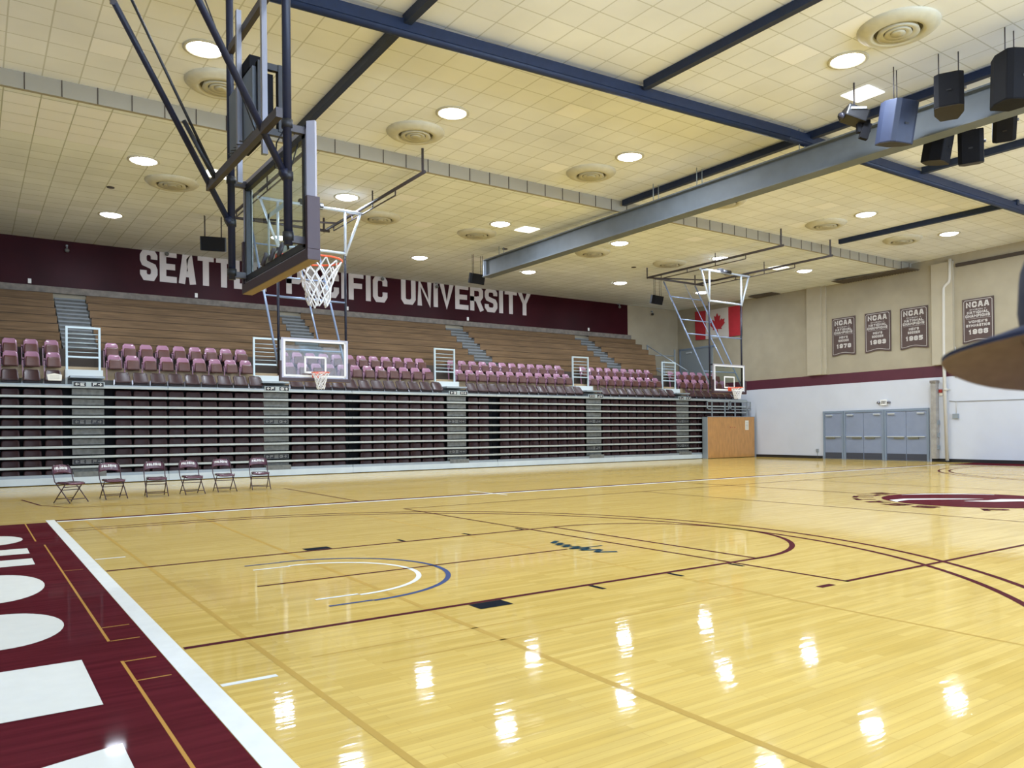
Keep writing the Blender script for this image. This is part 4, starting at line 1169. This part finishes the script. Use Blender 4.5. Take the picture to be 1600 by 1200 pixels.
# ------------------------------------------------------------------ backboards, rims, nets
def net(mb, c, r, drop, n=12, rows=6, th=0.004):
    c = Vector(c)
    def P(i, k, ph):
        v = k / rows
        rr = r * (1 - 0.62 * v ** 0.75) + 0.03 * v * math.sin(i * 2.1)
        a = 2 * PI * (i + ph) / n
        return c + Vector((rr * math.cos(a), rr * math.sin(a), -drop * v + 0.012 * math.sin(i * 3.7 + k)))
    for k in range(rows):
        for i in range(n):
            p = P(i, k, 0.5 * (k % 2)); 
            q1 = P(i + (0 if k % 2 == 0 else 1), k + 1, 0.5 if k % 2 == 0 else 0.0)
            q2 = P(i + (-1 if k % 2 == 0 else 0), k + 1, 0.5 if k % 2 == 0 else 0.0)
            mb.cyl(p, q1, th, 5, caps=False); mb.cyl(p, q2, th, 5, caps=False)
def backboard_parts(t, detail=True):
    """local frame: board in x = 0 plane facing +x, width along y, centre at rim height 3.05"""
    g = MB(); g.box(-0.014, 0.0, -0.86, 0.86, 2.93, 3.93); g.build('glass', 'glass', t)
    m = MB(); w1 = 0.055
    for y0, y1, z0, z1 in ((-0.86, 0.86, 3.93 - w1, 3.93), (-0.86, 0.86, 2.95, 2.95 + w1), (-0.86, -0.86 + w1, 2.95, 3.93), (0.86 - w1, 0.86, 2.95, 3.93),
                           (-0.305, 0.305, 3.505 - 0.05, 3.505), (-0.305, 0.305, 3.05, 3.10), (-0.305, -0.255, 3.05, 3.505), (0.255, 0.305, 3.05, 3.505)):
        m.box(0.0005, 0.003, y0, y1, z0, z1)
    m.build('painted_lines', 'sign_white', t)
    fr = MB()
    for y0, y1, z0, z1 in ((-0.915, 0.915, 3.93, 3.97), (-0.915, 0.915, 2.90, 2.94), (-0.915, -0.86, 2.90, 3.97), (0.86, 0.915, 2.90, 3.97)): fr.box(-0.045, 0.008, y0, y1, z0, z1)
    fr.build('frame', 'board_frame', t)
    m = MB(); m.box(-0.055, -0.012, -0.87, 0.87, 2.94, 3.0); m.box(-0.055, -0.012, -0.87, 0.87, 3.86, 3.92); m.box(-0.055, -0.012, -0.87, -0.82, 2.95, 3.92); m.box(-0.055, -0.012, 0.82, 0.87, 2.95, 3.92)
    m.build('gasket', 'black', t)
    pd = MB()
    pd.box(-0.065, 0.045, -0.965, 0.965, 2.83, 2.92, mi=0); pd.box(-0.06, 0.04, -0.96, 0.96, 2.826, 2.832, mi=1)
    for s_ in (-1, 1):
        a, b = sorted((s_ * 0.915, s_ * 0.965)); pd.box(-0.065, 0.045, a, b, 2.92, 3.36, mi=0)
    pd.build('padding', ['pad_brown', 'pad_tan'], t, bevel=0.008)
    rm = MB()
    rc = Vector((0.38, 0, 3.05))
    rm.path([rc + Vector((0.2286 * math.cos(a), 0.2286 * math.sin(a), 0)) for a in [2 * PI * i / 40 for i in range(40)]], 0.0095, 8, closed=True)
    rm.box(0.0, 0.02, -0.09, 0.09, 2.93, 3.08); rm.box(0.0, 0.17, -0.05, 0.05, 3.03, 3.05)
    rm.bar((0.02, -0.07, 2.95), (0.26, -0.19, 3.04), 0.02, 0.012); rm.bar((0.02, 0.07, 2.95), (0.26, 0.19, 3.04), 0.02, 0.012)
    rmo = rm.build('rim', 'rim_orange', t)
    nt_ = MB(); net(nt_, rc - Vector((0, 0, 0.015)), 0.225, 0.42, th=0.0075 if detail else 0.008)
    nt_.build('net', 'net_white', rmo)

# near basket
t = thing('basketball_hoop', 'large ceiling-hung basketball hoop in the foreground, seen from behind its glass', 'basketball hoop', (1.22, 0, 0))
backboard_parts(t)
MASTX = -0.19
def mast(m, a, b, r=0.034): m.cyl(a, b, r, 14)
for s_ in (-1, 1):
    m = MB(); mast(m, (MASTX, s_ * 0.86, 2.95), (MASTX, s_ * 0.86, 8.05), 0.036)
    p = m.build('mast_pole', 'mast_navy', t)
    for z in (3.02, 3.52, 3.95):
        m = MB(); m.cyl((MASTX, s_ * 0.86, z - 0.035), (MASTX, s_ * 0.86, z + 0.035), 0.046, 12); m.build('clamp', 'black', p)
    m = MB()
    for z in (3.0, 3.92): m.bar((MASTX, s_ * 0.86, z), (-0.03, s_ * 0.86, z), 0.05, 0.06)
    m.build('board_bracket', 'mast_dull', p)
    m = MB(); mast(m, (MASTX - 0.03, s_ * 0.86, 3.54), (MASTX - 2.42, s_ * 0.86, 8.0), 0.030); m.cyl((MASTX - 0.05, s_ * 0.86, 3.52), (MASTX, s_ * 0.86, 3.55), 0.045, 10)
    m.build('diagonal_brace', 'mast_navy', t)
    m = MB(); m.bar((-0.01, s_ * 0.93, 3.36), (-0.01, s_ * 0.93, 3.99), 0.035, 0.075); m.build('side_channel', 'board_frame', t)
m = MB(); m.bar((MASTX - 0.20, -1.28, 3.86), (MASTX - 0.20, 0.93, 3.86), 0.05, 0.075); m.build('cross_bar', 'mast_dull', t)
m = MB(); m.bar((MASTX, -0.86, 5.25), (MASTX, 0.90, 5.25), 0.05, 0.075); m.build('cross_bar', 'mast_dull', t)
m = MB(); m.bar((MASTX, -1.5, 8.02), (MASTX, 1.5, 8.02), 0.09, 0.09); m.bar((MASTX - 2.42, -1.5, 8.0), (MASTX - 2.42, 1.5, 8.0), 0.09, 0.09); m.build('ceiling_bar', 'mast_dull', t)
m = MB(); m.bar((-1.24, 0.86, 5.40), (-1.24, 0.40, 6.6), 0.05, 0.05); m.build('side_brace', 'mast_dull', t)
m = MB(); m.cyl((MASTX - 0.22, 0.60, 3.90), (-1.35, 0.5, 5.75), 0.014, 8); m.cyl((-1.35, 0.5, 5.75), (-2.4, 0.45, 7.9), 0.012, 8); m.cyl((MASTX - 0.22, 0.60, 3.86), (MASTX - 0.5, 0.58, 4.35), 0.022, 8); m.build('lift_rod', 'black', t)
m = MB(); m.cyl((MASTX, 0.0, 4.15), (-1.6, 0.2, 7.9), 0.006, 6); m.build('lift_cable', 'black', t)
m = MB(); m.path([(MASTX, -0.86, 3.95), (-0.26, -0.80, 3.80), (-0.25, -0.72, 3.62), (-0.12, -0.70, 3.6), (-0.06, -0.74, 3.85)], 0.006, 6); m.build('wire', 'black', t)
for pt in [(0.0, 0.18, 3.02), (0.0, -0.05, 3.02), (0.0, -0.3, 3.02)]:
    MB().cyl((-0.09, pt[1], 2.98), (-0.05, pt[1], 3.1), 0.02, 6).build('rim_support', 'mast_dull', t)

# shot clock carried on the same mast
t = thing('shot_clock', 'grey and black shot clock mounted high between the foreground mast poles', 'shot clock', (1.03, 0, 0))
for y_ in (0.36, -0.42):
    MB().box(-0.075, -0.03, y_ - 0.025, y_ + 0.025, 3.78 if y_ > 0 else 3.82, 5.42 if y_ > 0 else 5.7).build('mounting_post', 'galvanised', t)
m = MB(); m.box(-0.02, 0.012, 0.03, 0.86, 4.18, 4.78, mi=0); m.build('back_panel', 'girder', t)
m = MB(); m.box(0.012, 0.05, 0.0, 0.86, 4.72, 4.80); m.box(0.012, 0.05, 0.0, 0.86, 4.16, 4.22); m.box(0.012, 0.26, -0.02, 0.03, 4.76, 4.82); m.box(0.20, 0.26, -0.03, 0.05, 4.20, 4.82); m.box(0.012, 0.06, -0.03, 0.05, 4.20, 4.82); m.box(0.012, 0.26, -0.02, 0.03, 4.16, 4.22); m.build('case_frame', 'black', t)
m = MB(); m.box(0.10, 0.17, 0.03, 0.84, 4.22, 4.74); m.build('display', 'black_matte', t)
m = MB(); m.box(-0.02, 0.12, 0.12, 0.42, 4.80, 4.92); m.build('horn', 'black_matte', t)
m = MB()
for q in range(5): m.path([(0.10 + q * .03, 0.0, 4.36), (0.06, -0.03 - q * .004, 4.28), (0.02 + q * .02, 0.02, 4.18), (-0.02, 0.10 + q * .05, 4.08), (-0.08, 0.25 + q * .1, 4.14)], 0.006, 5)
m.build('cables', 'black', t)

# side baskets
def side_hoop(cx, label):
    t = thing('basketball_hoop', label, 'basketball hoop', (cx, 13.0, 0), group='side court basketball hoops')
    return t
t = side_hoop(6.37, 'side-court hoop with blue-grey frame, hanging behind the large foreground hoop')
# board faces -y here: build parts turned by a quarter
class RB: pass
hold = thing('x', 'x', 'x'); backboard_parts(hold, False)
for ch in list(hold.children):
    ch.parent = t
    ch.rotation_euler = (0, 0, -PI / 2); ch.location = (0, 0, -0.04)
bpy.data.objects.remove(hold)
PY = 0.16
for s_ in (-0.93, 0.93):
    m = MB(); m.cyl((s_, PY, 2.95), (s_, PY, 6.45), 0.034, 12); m.bar((s_, PY, 3.05), (s_, 0.03, 3.05), 0.05, 0.05); m.bar((s_, PY, 3.9), (s_, 0.03, 3.9), 0.05, 0.05); m.build('mast_pole', 'mast_navy', t)
    m = MB(); sg = 1 if s_ > 0 else -1
    m.cyl((s_, PY - .03, 6.30), (s_ - 0.0, PY - .03, 7.52), 0.036, 10); m.build('upper_post', 'bright_frame', t)
    m = MB(); m.cyl((s_, PY - .03, 6.30), (s_ + sg * 0.45, PY - .03, 7.50), 0.036, 10); m.build('upper_brace', 'bright_frame', t)
    m = MB(); m.cyl((s_, PY + 0.03, 3.15), (s_, 2.55, 7.48), 0.030, 10); m.build('diagonal_brace', 'rear_brace', t)
m = MB(); m.cyl((-0.93, PY - .03, 6.35), (0.93, PY - .03, 6.35), 0.036, 10); m.build('cross_tube', 'bright_frame', t)
m = MB(); m.cyl((-1.45, PY - .03, 7.52), (1.45, PY - .03, 7.52), 0.042, 10); m.build('top_tube', 'bright_frame', t)
m = MB(); m.cyl((-0.93, PY - 0.0, 5.0), (0.93, PY - .0, 5.0), 0.026, 10); m.build('cross_tube', 'rear_brace', t)
for f_ in (0.12, 0.48, 0.62, 0.85):
    y_ = PY + 0.03 + f_ * (2.55 - PY); z_ = 3.15 + f_ * 4.33
    m = MB(); m.cyl((-0.93, y_, z_), (0.93, y_, z_), 0.024, 10); m.build('rear_cross_tube', 'rear_brace', t)
m = MB(); m.cyl((0.25, 0.4, 3.85), (0.25, 2.5, 7.48), 0.014, 8); m.cyl((0.25, 0.4, 3.85), (0.25, 1.2, 5.25), 0.024, 8); m.build('lift_actuator', 'rear_brace', t)
for s_ in (-1.42, 1.42):
    m = MB(); m.cyl((s_, 3.0, 7.66), (s_, -3.6, 7.66), 0.042, 10); m.bar((s_, 3.0, 7.66), (s_, 3.0, ZF(16.0)), 0.05, 0.05); m.bar((s_, -3.5, 7.66), (s_, -3.5, ZN), 0.05, 0.05); m.bar((s_, -0.6, 7.66), (s_, -0.6, ZF(12.4)), 0.03, 0.03)
    rl = m.build('ceiling_rail', 'mast_dull', t)
    m = MB(); m.cyl((s_, 2.2, 7.50), (s_, -2.0, 7.50), 0.018, 8)
    for y_ in (2.2, 0.8, -0.6, -2.0): m.cyl((s_, y_, 7.50), (s_, y_, 7.64), 0.018, 6)
    m.build('under_rod', 'mast_dull', rl)
m = MB(); m.cyl((-1.42, 2.55, 7.56), (1.42, 2.55, 7.56), 0.042, 10); m.build('rear_tube', 'mast_dull', t)
m = MB(); m.cyl((-1.42, 3.0, 7.66), (1.42, 1.9, 7.66), 0.03, 8); m.build('frame_tie', 'mast_dull', t)
m = MB(); m.cyl((-0.15, PY, 7.56), (0.30, PY, 7.56), 0.09, 12); m.box(-0.35, -0.15, PY - .08, PY + .08, 7.5, 7.66); m.build('winch', 'black', t)
side0 = t
dup(side0, (22.95, 13.0, 0), label='side-court hoop furthest away, in front of the Canadian flag')

# ------------------------------------------------------------------ folding chairs
def make_chair():
    r = thing('folding_chair', 'x', 'chair', (0, 0, 0))
    # seat: x across, y back (+), front at -y
    m = MB(); m.sm = True
    n = 10; g = []
    for s_ in (0, 1):
        for j in range(n + 1):
            v = j / n
            for i in range(n + 1):
                u = -1 + 2 * i / n
                half = 0.205 - 0.02 * v
                edge = max(abs(u), abs(2 * v - 1)) ** 8
                z = 0.455 - 0.012 * (1 - u * u) - 0.02 * edge - s_ * 0.035 + (-0.015) * (1 - v) ** 3
                g.append((u * half * (1 - 0.08 * (abs(2 * v - 1) ** 6)), -0.20 + 0.40 * v, z))
    k = (n + 1) ** 2; f = []
    for j in range(n):
        for i in range(n):
            a = j * (n + 1) + i; f += [(a, a + 1, a + n + 2, a + n + 1), (k + a + n + 1, k + a + n + 2, k + a + 1, k + a)]
    for i in range(n):
        f += [(i + 1, i, k + i, k + i + 1)]; a = n * (n + 1) + i; f += [(a, a + 1, k + a + 1, k + a)]
        a = i * (n + 1); f += [(a, a + n + 1, k + a + n + 1, k + a)]; a += n; f += [(a + n + 1, a, k + a, k + a + n + 1)]
    m.add(g, f); m.build('seat', 'chair_maroon', r)
    m = MB(); m.sm = True
    g = []; cols, rows = 12, 6
    for s_ in (0, 1):
        for j in range(rows + 1):
            v = j / rows
            for i in range(cols + 1):
                u = -1 + 2 * i / cols
                zt = 0.80 - 0.055 * abs(u) ** 3.5; zb = 0.615 - 0.02 * abs(u) ** 2 + 0.012 * (1 - u * u)
                z = zb + (zt - zb) * v
                half = 0.212
                y = 0.215 + 0.035 * (1 - u * u) + (z - 0.6) * 0.22 + (0.014 if s_ else 0)
                g.append((u * half, y, z))
    k = (cols + 1) * (rows + 1); f = []
    for j in range(rows):
        for i in range(cols):
            a = j * (cols + 1) + i; f += [(a, a + 1, a + cols + 2, a + cols + 1), (k + a + cols + 1, k + a + cols + 2, k + a + 1, k + a)]
    for i in range(cols): a = rows * (cols + 1) + i; f += [(a, a + 1, k + a + 1, k + a), (i + 1, i, k + i, k + i + 1)]
    for j in range(rows): a = j * (cols + 1); f += [(a + cols + 1, a, k + a, k + a + cols + 1)]; a += cols; f += [(a, a + cols + 1, k + a + cols + 1, k + a)]
    m.add(g, f); bk = m.build('backrest', 'chair_maroon', r)
    m = MB()
    def cp(a, b, d):
        u = a / 0.212
        return (a, 0.215 + 0.035 * (1 - u * u) + (b - 0.6) * 0.22 - 0.004, b - 0.03 * abs(u) ** 2)
    text(m, 'FALCONS', -0.15, 0.705, 0.30, 0.052, 0.013, cp, 0, gap=0.2)
    m.build('lettering', 'sign_white', bk)
    # back and front legs: continuous bent tubes
    for s_ in (-1, 1):
        m = MB(); m.path([(s_ * 0.16, 0.26, 0.795), (s_ * 0.20, 0.255, 0.76), (s_ * 0.222, 0.235, 0.68), (s_ * 0.222, 0.17, 0.45), (s_ * 0.222, -0.03, 0.25), (s_ * 0.222, -0.25, 0.01)], 0.011, 8); m.build('leg', 'chair_frame', r)
        m = MB(); m.path([(s_ * 0.205, -0.13, 0.43), (s_ * 0.205, 0.02, 0.25), (s_ * 0.205, 0.22, 0.01)], 0.011, 8); m.build('leg', 'chair_frame', r)
    m = MB(); m.cyl((-0.222, -0.19, 0.085), (0.222, -0.19, 0.085), 0.008, 8); m.build('stretcher', 'chair_frame', r)
    m = MB(); m.cyl((-0.205, 0.155, 0.09), (0.205, 0.155, 0.09), 0.008, 8); m.build('stretcher', 'chair_frame', r)
    m = MB(); m.cyl((-0.205, 0.0, 0.275), (0.205, 0.0, 0.275), 0.008, 8); m.build('stretcher', 'chair_frame', r)
    m = MB(); m.cyl((-0.205, -0.05, 0.335), (0.205, -0.05, 0.335), 0.008, 8); m.build('stretcher', 'chair_frame', r)
    return r
C0 = make_chair()
chs = [(0.55, 11.72, 0.62, 'turned most to the side, leftmost of the six'), (1.42, 12.22, 0.18, 'second from the left of the six'), (2.32, 12.35, -0.02, 'third from the left of the six'), (3.12, 12.45, 0.12, 'fourth from the left of the six'), (3.95, 12.80, 0.06, 'fifth from the left of the six'), (4.86, 12.95, -0.12, 'rightmost, standing apart from the others')]
for i, (x, y, a, wds) in enumerate(chs):
    lab = 'maroon folding chair, ' + wds
    if i == 0: C0.location = (x, y, 0.0035); C0.rotation_euler = (0, 0, a); C0['label'] = lab; C0['group'] = 'maroon folding chairs on the sideline'
    else: dup(C0, (x, y, 0.0035), a, lab, 'maroon folding chairs on the sideline')

# ------------------------------------------------------------------ person in a cap at the right edge
def person():
    f2 = Vector((math.cos(YAW), math.sin(YAW), 0)); r2 = Vector((math.sin(YAW), -math.cos(YAW), 0))
    return f2, r2
PF, PR = person()
D = 0.62
hc = CAM + PF * D + PR * (D * 0.824) + Vector((0, 0, 0.050))     # centre of the head
face = (-PR * 0.68 + PF * 0.73).normalized()                      # looks to the left and away
ang = math.atan2(face.y, face.x)
t = thing('person', 'person in a dark cap at the right edge, close to the camera', 'person', (hc.x, hc.y, 0), ang)
hz = hc.z
BACK = 0.10
# body: one skinned figure, facing local +x
bm_v = [(0, 0, hz - 0.66), (0.0, 0, hz - 0.42), (0.0, 0, hz - 0.24), (-0.04, 0, hz - 0.15), (-0.035, 0, hz - 0.02), (-0.03, 0, hz + 0.03),
        (0, 0.17, hz - 0.27), (0.0, 0.21, hz - 0.52), (0.10, 0.20, hz - 0.75), (0, -0.17, hz - 0.27), (0.0, -0.21, hz - 0.52), (0.10, -0.20, hz - 0.75),
        (0, 0.09, hz - 0.72), (0.01, 0.10, hz - 1.08), (-0.01, 0.10, 0.07), (0.14, 0.11, 0.035), (0, -0.09, hz - 0.72), (0.01, -0.10, hz - 1.08), (-0.01, -0.10, 0.07), (0.14, -0.11, 0.035)]
bm_e = [(0, 1), (1, 2), (2, 3), (3, 4), (4, 5), (2, 6), (6, 7), (7, 8), (2, 9), (9, 10), (10, 11), (0, 12), (12, 13), (13, 14), (14, 15), (0, 16), (16, 17), (17, 18), (18, 19)]
rad = [(.13, .10), (.15, .11), (.12, .09), (.055, .055), (.088, .072), (.085, .07), (.06, .06), (.045, .045), (.032, .032), (.06, .06), (.045, .045), (.032, .032), (.09, .09), (.06, .06), (.042, .042), (.04, .03), (.09, .09), (.06, .06), (.042, .042), (.04, .03)]
bm_v = [(x - BACK * min(1, max(0, (hz - 0.10 - z) / 0.10)), y, z) for x, y, z in bm_v]
me = bpy.data.meshes.new('body'); me.from_pydata(bm_v, bm_e, []); me.update()
bo = bpy.data.objects.new('body', me); COL.objects.link(bo); bo.parent = t
sk = bo.modifiers.new('skin', 'SKIN')
for i, rr in enumerate(rad): me.skin_vertices[0].data[i].radius = (rr[0], rr[0])
me.skin_vertices[0].data[0].use_root = True
ss = bo.modifiers.new('sub', 'SUBSURF'); ss.levels = 2; ss.render_levels = 2
me.materials.append(MT['skin'])
for s_ in (-1, 1):
    for q, (dy, ln) in enumerate(((-0.027, 0.065), (-0.009, 0.078), (0.009, 0.074), (0.027, 0.058))):
        pass
m = MB(); m.sm = True
# shirt and trousers as cloth shells over the body
def shell(prof, name, mt):
    m = MB(); n = 20
    vs = []
    for (cx, cy, z, rx, ry) in prof:
        bk_ = BACK * min(1, max(0, (hz - 0.10 - z) / 0.10))
        for i in range(n): a = 2 * PI * i / n; vs.append((cx - bk_ + rx * math.cos(a), cy + ry * math.sin(a), z))
    f = []
    for k in range(len(prof) - 1):
        for i in range(n): f.append((k * n + i, k * n + (i + 1) % n, (k + 1) * n + (i + 1) % n, (k + 1) * n + i))
    m.sm = True; m.add(vs, f)
    return m
m = shell([(0, 0, hz - 0.80, .155, .20), (0, 0, hz - 0.60, .15, .19), (0, 0, hz - 0.42, .155, .20), (0, 0, hz - 0.28, .12, .20), (0, 0, hz - 0.20, .08, .11), (0, 0, hz - 0.165, .065, .07)], 'shirt', 'shirt')
for s_ in (-1, 1):
    sl = shell([(0.02, s_ * 0.205, hz - 0.56, .065, .065), (0, s_ * 0.20, hz - 0.40, .07, .07), (0, s_ * 0.15, hz - 0.24, .07, .09)], '', '')
    o_ = len(m.v); m.v += sl.v; m.f += [tuple(i + o_ for i in q) for q in sl.f]; m.m += sl.m; m.smooth += sl.smooth
m.build('shirt', 'shirt', t)
m = None
for s_ in (-1, 1):
    sl = shell([(0, s_ * 0.10, 0.10, .075, .075), (0.01, s_ * 0.10, hz - 1.08, .085, .085), (0, s_ * 0.09, hz - 0.78, .115, .11)], '', '')
    if m is None: m = sl
    else: o_ = len(m.v); m.v += sl.v; m.f += [tuple(i + o_ for i in q) for q in sl.f]; m.m += sl.m; m.smooth += sl.smooth
m.build('trousers', 'cap_navy', t)
# face details
m = MB(); m.sm = True
m.lathe([(0.001, 0.028), (0.012, 0.02), (0.017, 0.0), (0.014, -0.012), (0.001, -0.016)], 10, T=Matrix.Translation((0.052, 0, hz - 0.035)))
m.build('nose', 'skin', t)
for s_ in (-1, 1):
    MB().lathe([(0.001, 0.012), (0.010, 0.007), (0.012, 0), (0.010, -0.007), (0.001, -0.012)], 10, T=Matrix.Translation((0.042, s_ * 0.032, hz + 0.002))).build('eye', 'sign_white', t)
    MB().lathe([(0.001, 0.032), (0.014, 0.022), (0.016, -0.01), (0.001, -0.03)], 10, T=Matrix.Translation((-0.045, s_ * 0.080, hz - 0.015))).build('ear', 'skin', t)
MB().box(0.044, 0.052, -0.024, 0.024, hz - 0.078, hz - 0.070).build('mouth', 'alarm_red', t)
MB().lathe([(0.001, 0.03), (0.086, 0.02), (0.088, -0.03), (0.07, -0.06), (0.05, -0.08)], 18, T=Matrix.Translation((-0.036, 0, hz + 0.01)) @ Matrix.Scale(0.95, 4)).build('hair', 'hair', t)
# hands: palm and five fingers each
for s_ in (-1, 1):
    hv = [(0.10, s_ * 0.20, hz - 0.75), (0.125, s_ * 0.20, hz - 0.80), (0.14, s_ * 0.20, hz - 0.835)]
    he = [(0, 1), (1, 2)]; hr = [.028, .03, .026]
    for dq, ln in ((-0.027, 0.060), (-0.009, 0.074), (0.009, 0.070), (0.027, 0.054)):
        b0 = len(hv)
        hv += [(0.148 + dq, s_ * 0.20, hz - 0.85), (0.152 + dq, s_ * 0.197, hz - 0.85 - ln * 0.5), (0.148 + dq, s_ * 0.190, hz - 0.85 - ln)]
        he += [(2, b0), (b0, b0 + 1), (b0 + 1, b0 + 2)]; hr += [.009, .0085, .008]
    b0 = len(hv); hv += [(0.165, s_ * 0.195, hz - 0.815), (0.185, s_ * 0.19, hz - 0.845), (0.19, s_ * 0.188, hz - 0.87)]; he += [(1, b0), (b0, b0 + 1), (b0 + 1, b0 + 2)]; hr += [.011, .010, .009]
    hv = [(x - BACK, y, z) for x, y, z in hv]
    me = bpy.data.meshes.new('hand'); me.from_pydata(hv, he, []); me.update()
    ho = bpy.data.objects.new('hand', me); COL.objects.link(ho); ho.parent = t
    ho.modifiers.new('skin', 'SKIN')
    for i, rr in enumerate(hr): me.skin_vertices[0].data[i].radius = (rr, rr)
    me.skin_vertices[0].data[0].use_root = True
    q = ho.modifiers.new('sub', 'SUBSURF'); q.levels = 1; q.render_levels = 1
    me.materials.append(MT['skin'])
# cap: crown with seams, button, and a curved brim
CZ = hz + 0.035
m = MB(); m.sm = True
CT = Matrix.Translation((0, 0, CZ)) @ Matrix.Rotation(0.16, 4, 'Y') @ Matrix.Rotation(0.27, 4, 'X') @ Matrix.Translation((0, 0, -CZ))
prof = [(0.098, 0.0), (0.099, 0.025), (0.095, 0.055), (0.083, 0.085), (0.062, 0.108), (0.032, 0.122), (0.001, 0.126)]
m.lathe(prof, 30, T=CT @ Matrix.Translation((0, 0, CZ)) @ Matrix.Scale(0.92, 4, (0, 1, 0)) @ Matrix.Rotation(0.0, 4, 'Y'))
cap = m.build('cap', 'cap_navy', t)
MB().lathe([(0.009, 0.0), (0.009, 0.006), (0.001, 0.009)], 12, T=CT @ Matrix.Translation((0, 0, CZ + 0.124))).build('button', 'cap_navy', cap)
m = MB(); m.sm = True
ni, nj = 20, 8; g = []
for s_ in (0, 1):
    for j in range(nj + 1):
        v = j / nj
        for i in range(ni + 1):
            u = -1 + 2 * i / ni
            a = u * 1.12
            xi, yi = 0.094 * math.cos(a), 0.086 * math.sin(a)
            ext = 0.070 * (1 - abs(u) ** 3.0) ** 0.7 if abs(u) < 1 else 0.0
            x = xi + v * ext; y = yi * (1 + 0.06 * v)
            z = CZ + 0.006 - 0.22 * (y / 0.09) ** 2 * 0.085 - 0.10 * v * 0.085 - s_ * 0.004
            g.append(tuple(CT @ Vector((x, y, z))))
k = (ni + 1) * (nj + 1); f = []; 
for j in range(nj):
    for i in range(ni): a = j * (ni + 1) + i; f.append((a, a + 1, a + ni + 2, a + ni + 1))
m.add(g[:k], f, 0); m.add(g[k:], [tuple(reversed(q)) for q in f], 1)
rim_ = []
for i in range(ni): a = nj * (ni + 1) + i; rim_.append((a, a + 1, k + a + 1, k + a))
m.add(g, rim_, 0)
m.build('brim', ['cap_navy', 'cap_under'], cap)
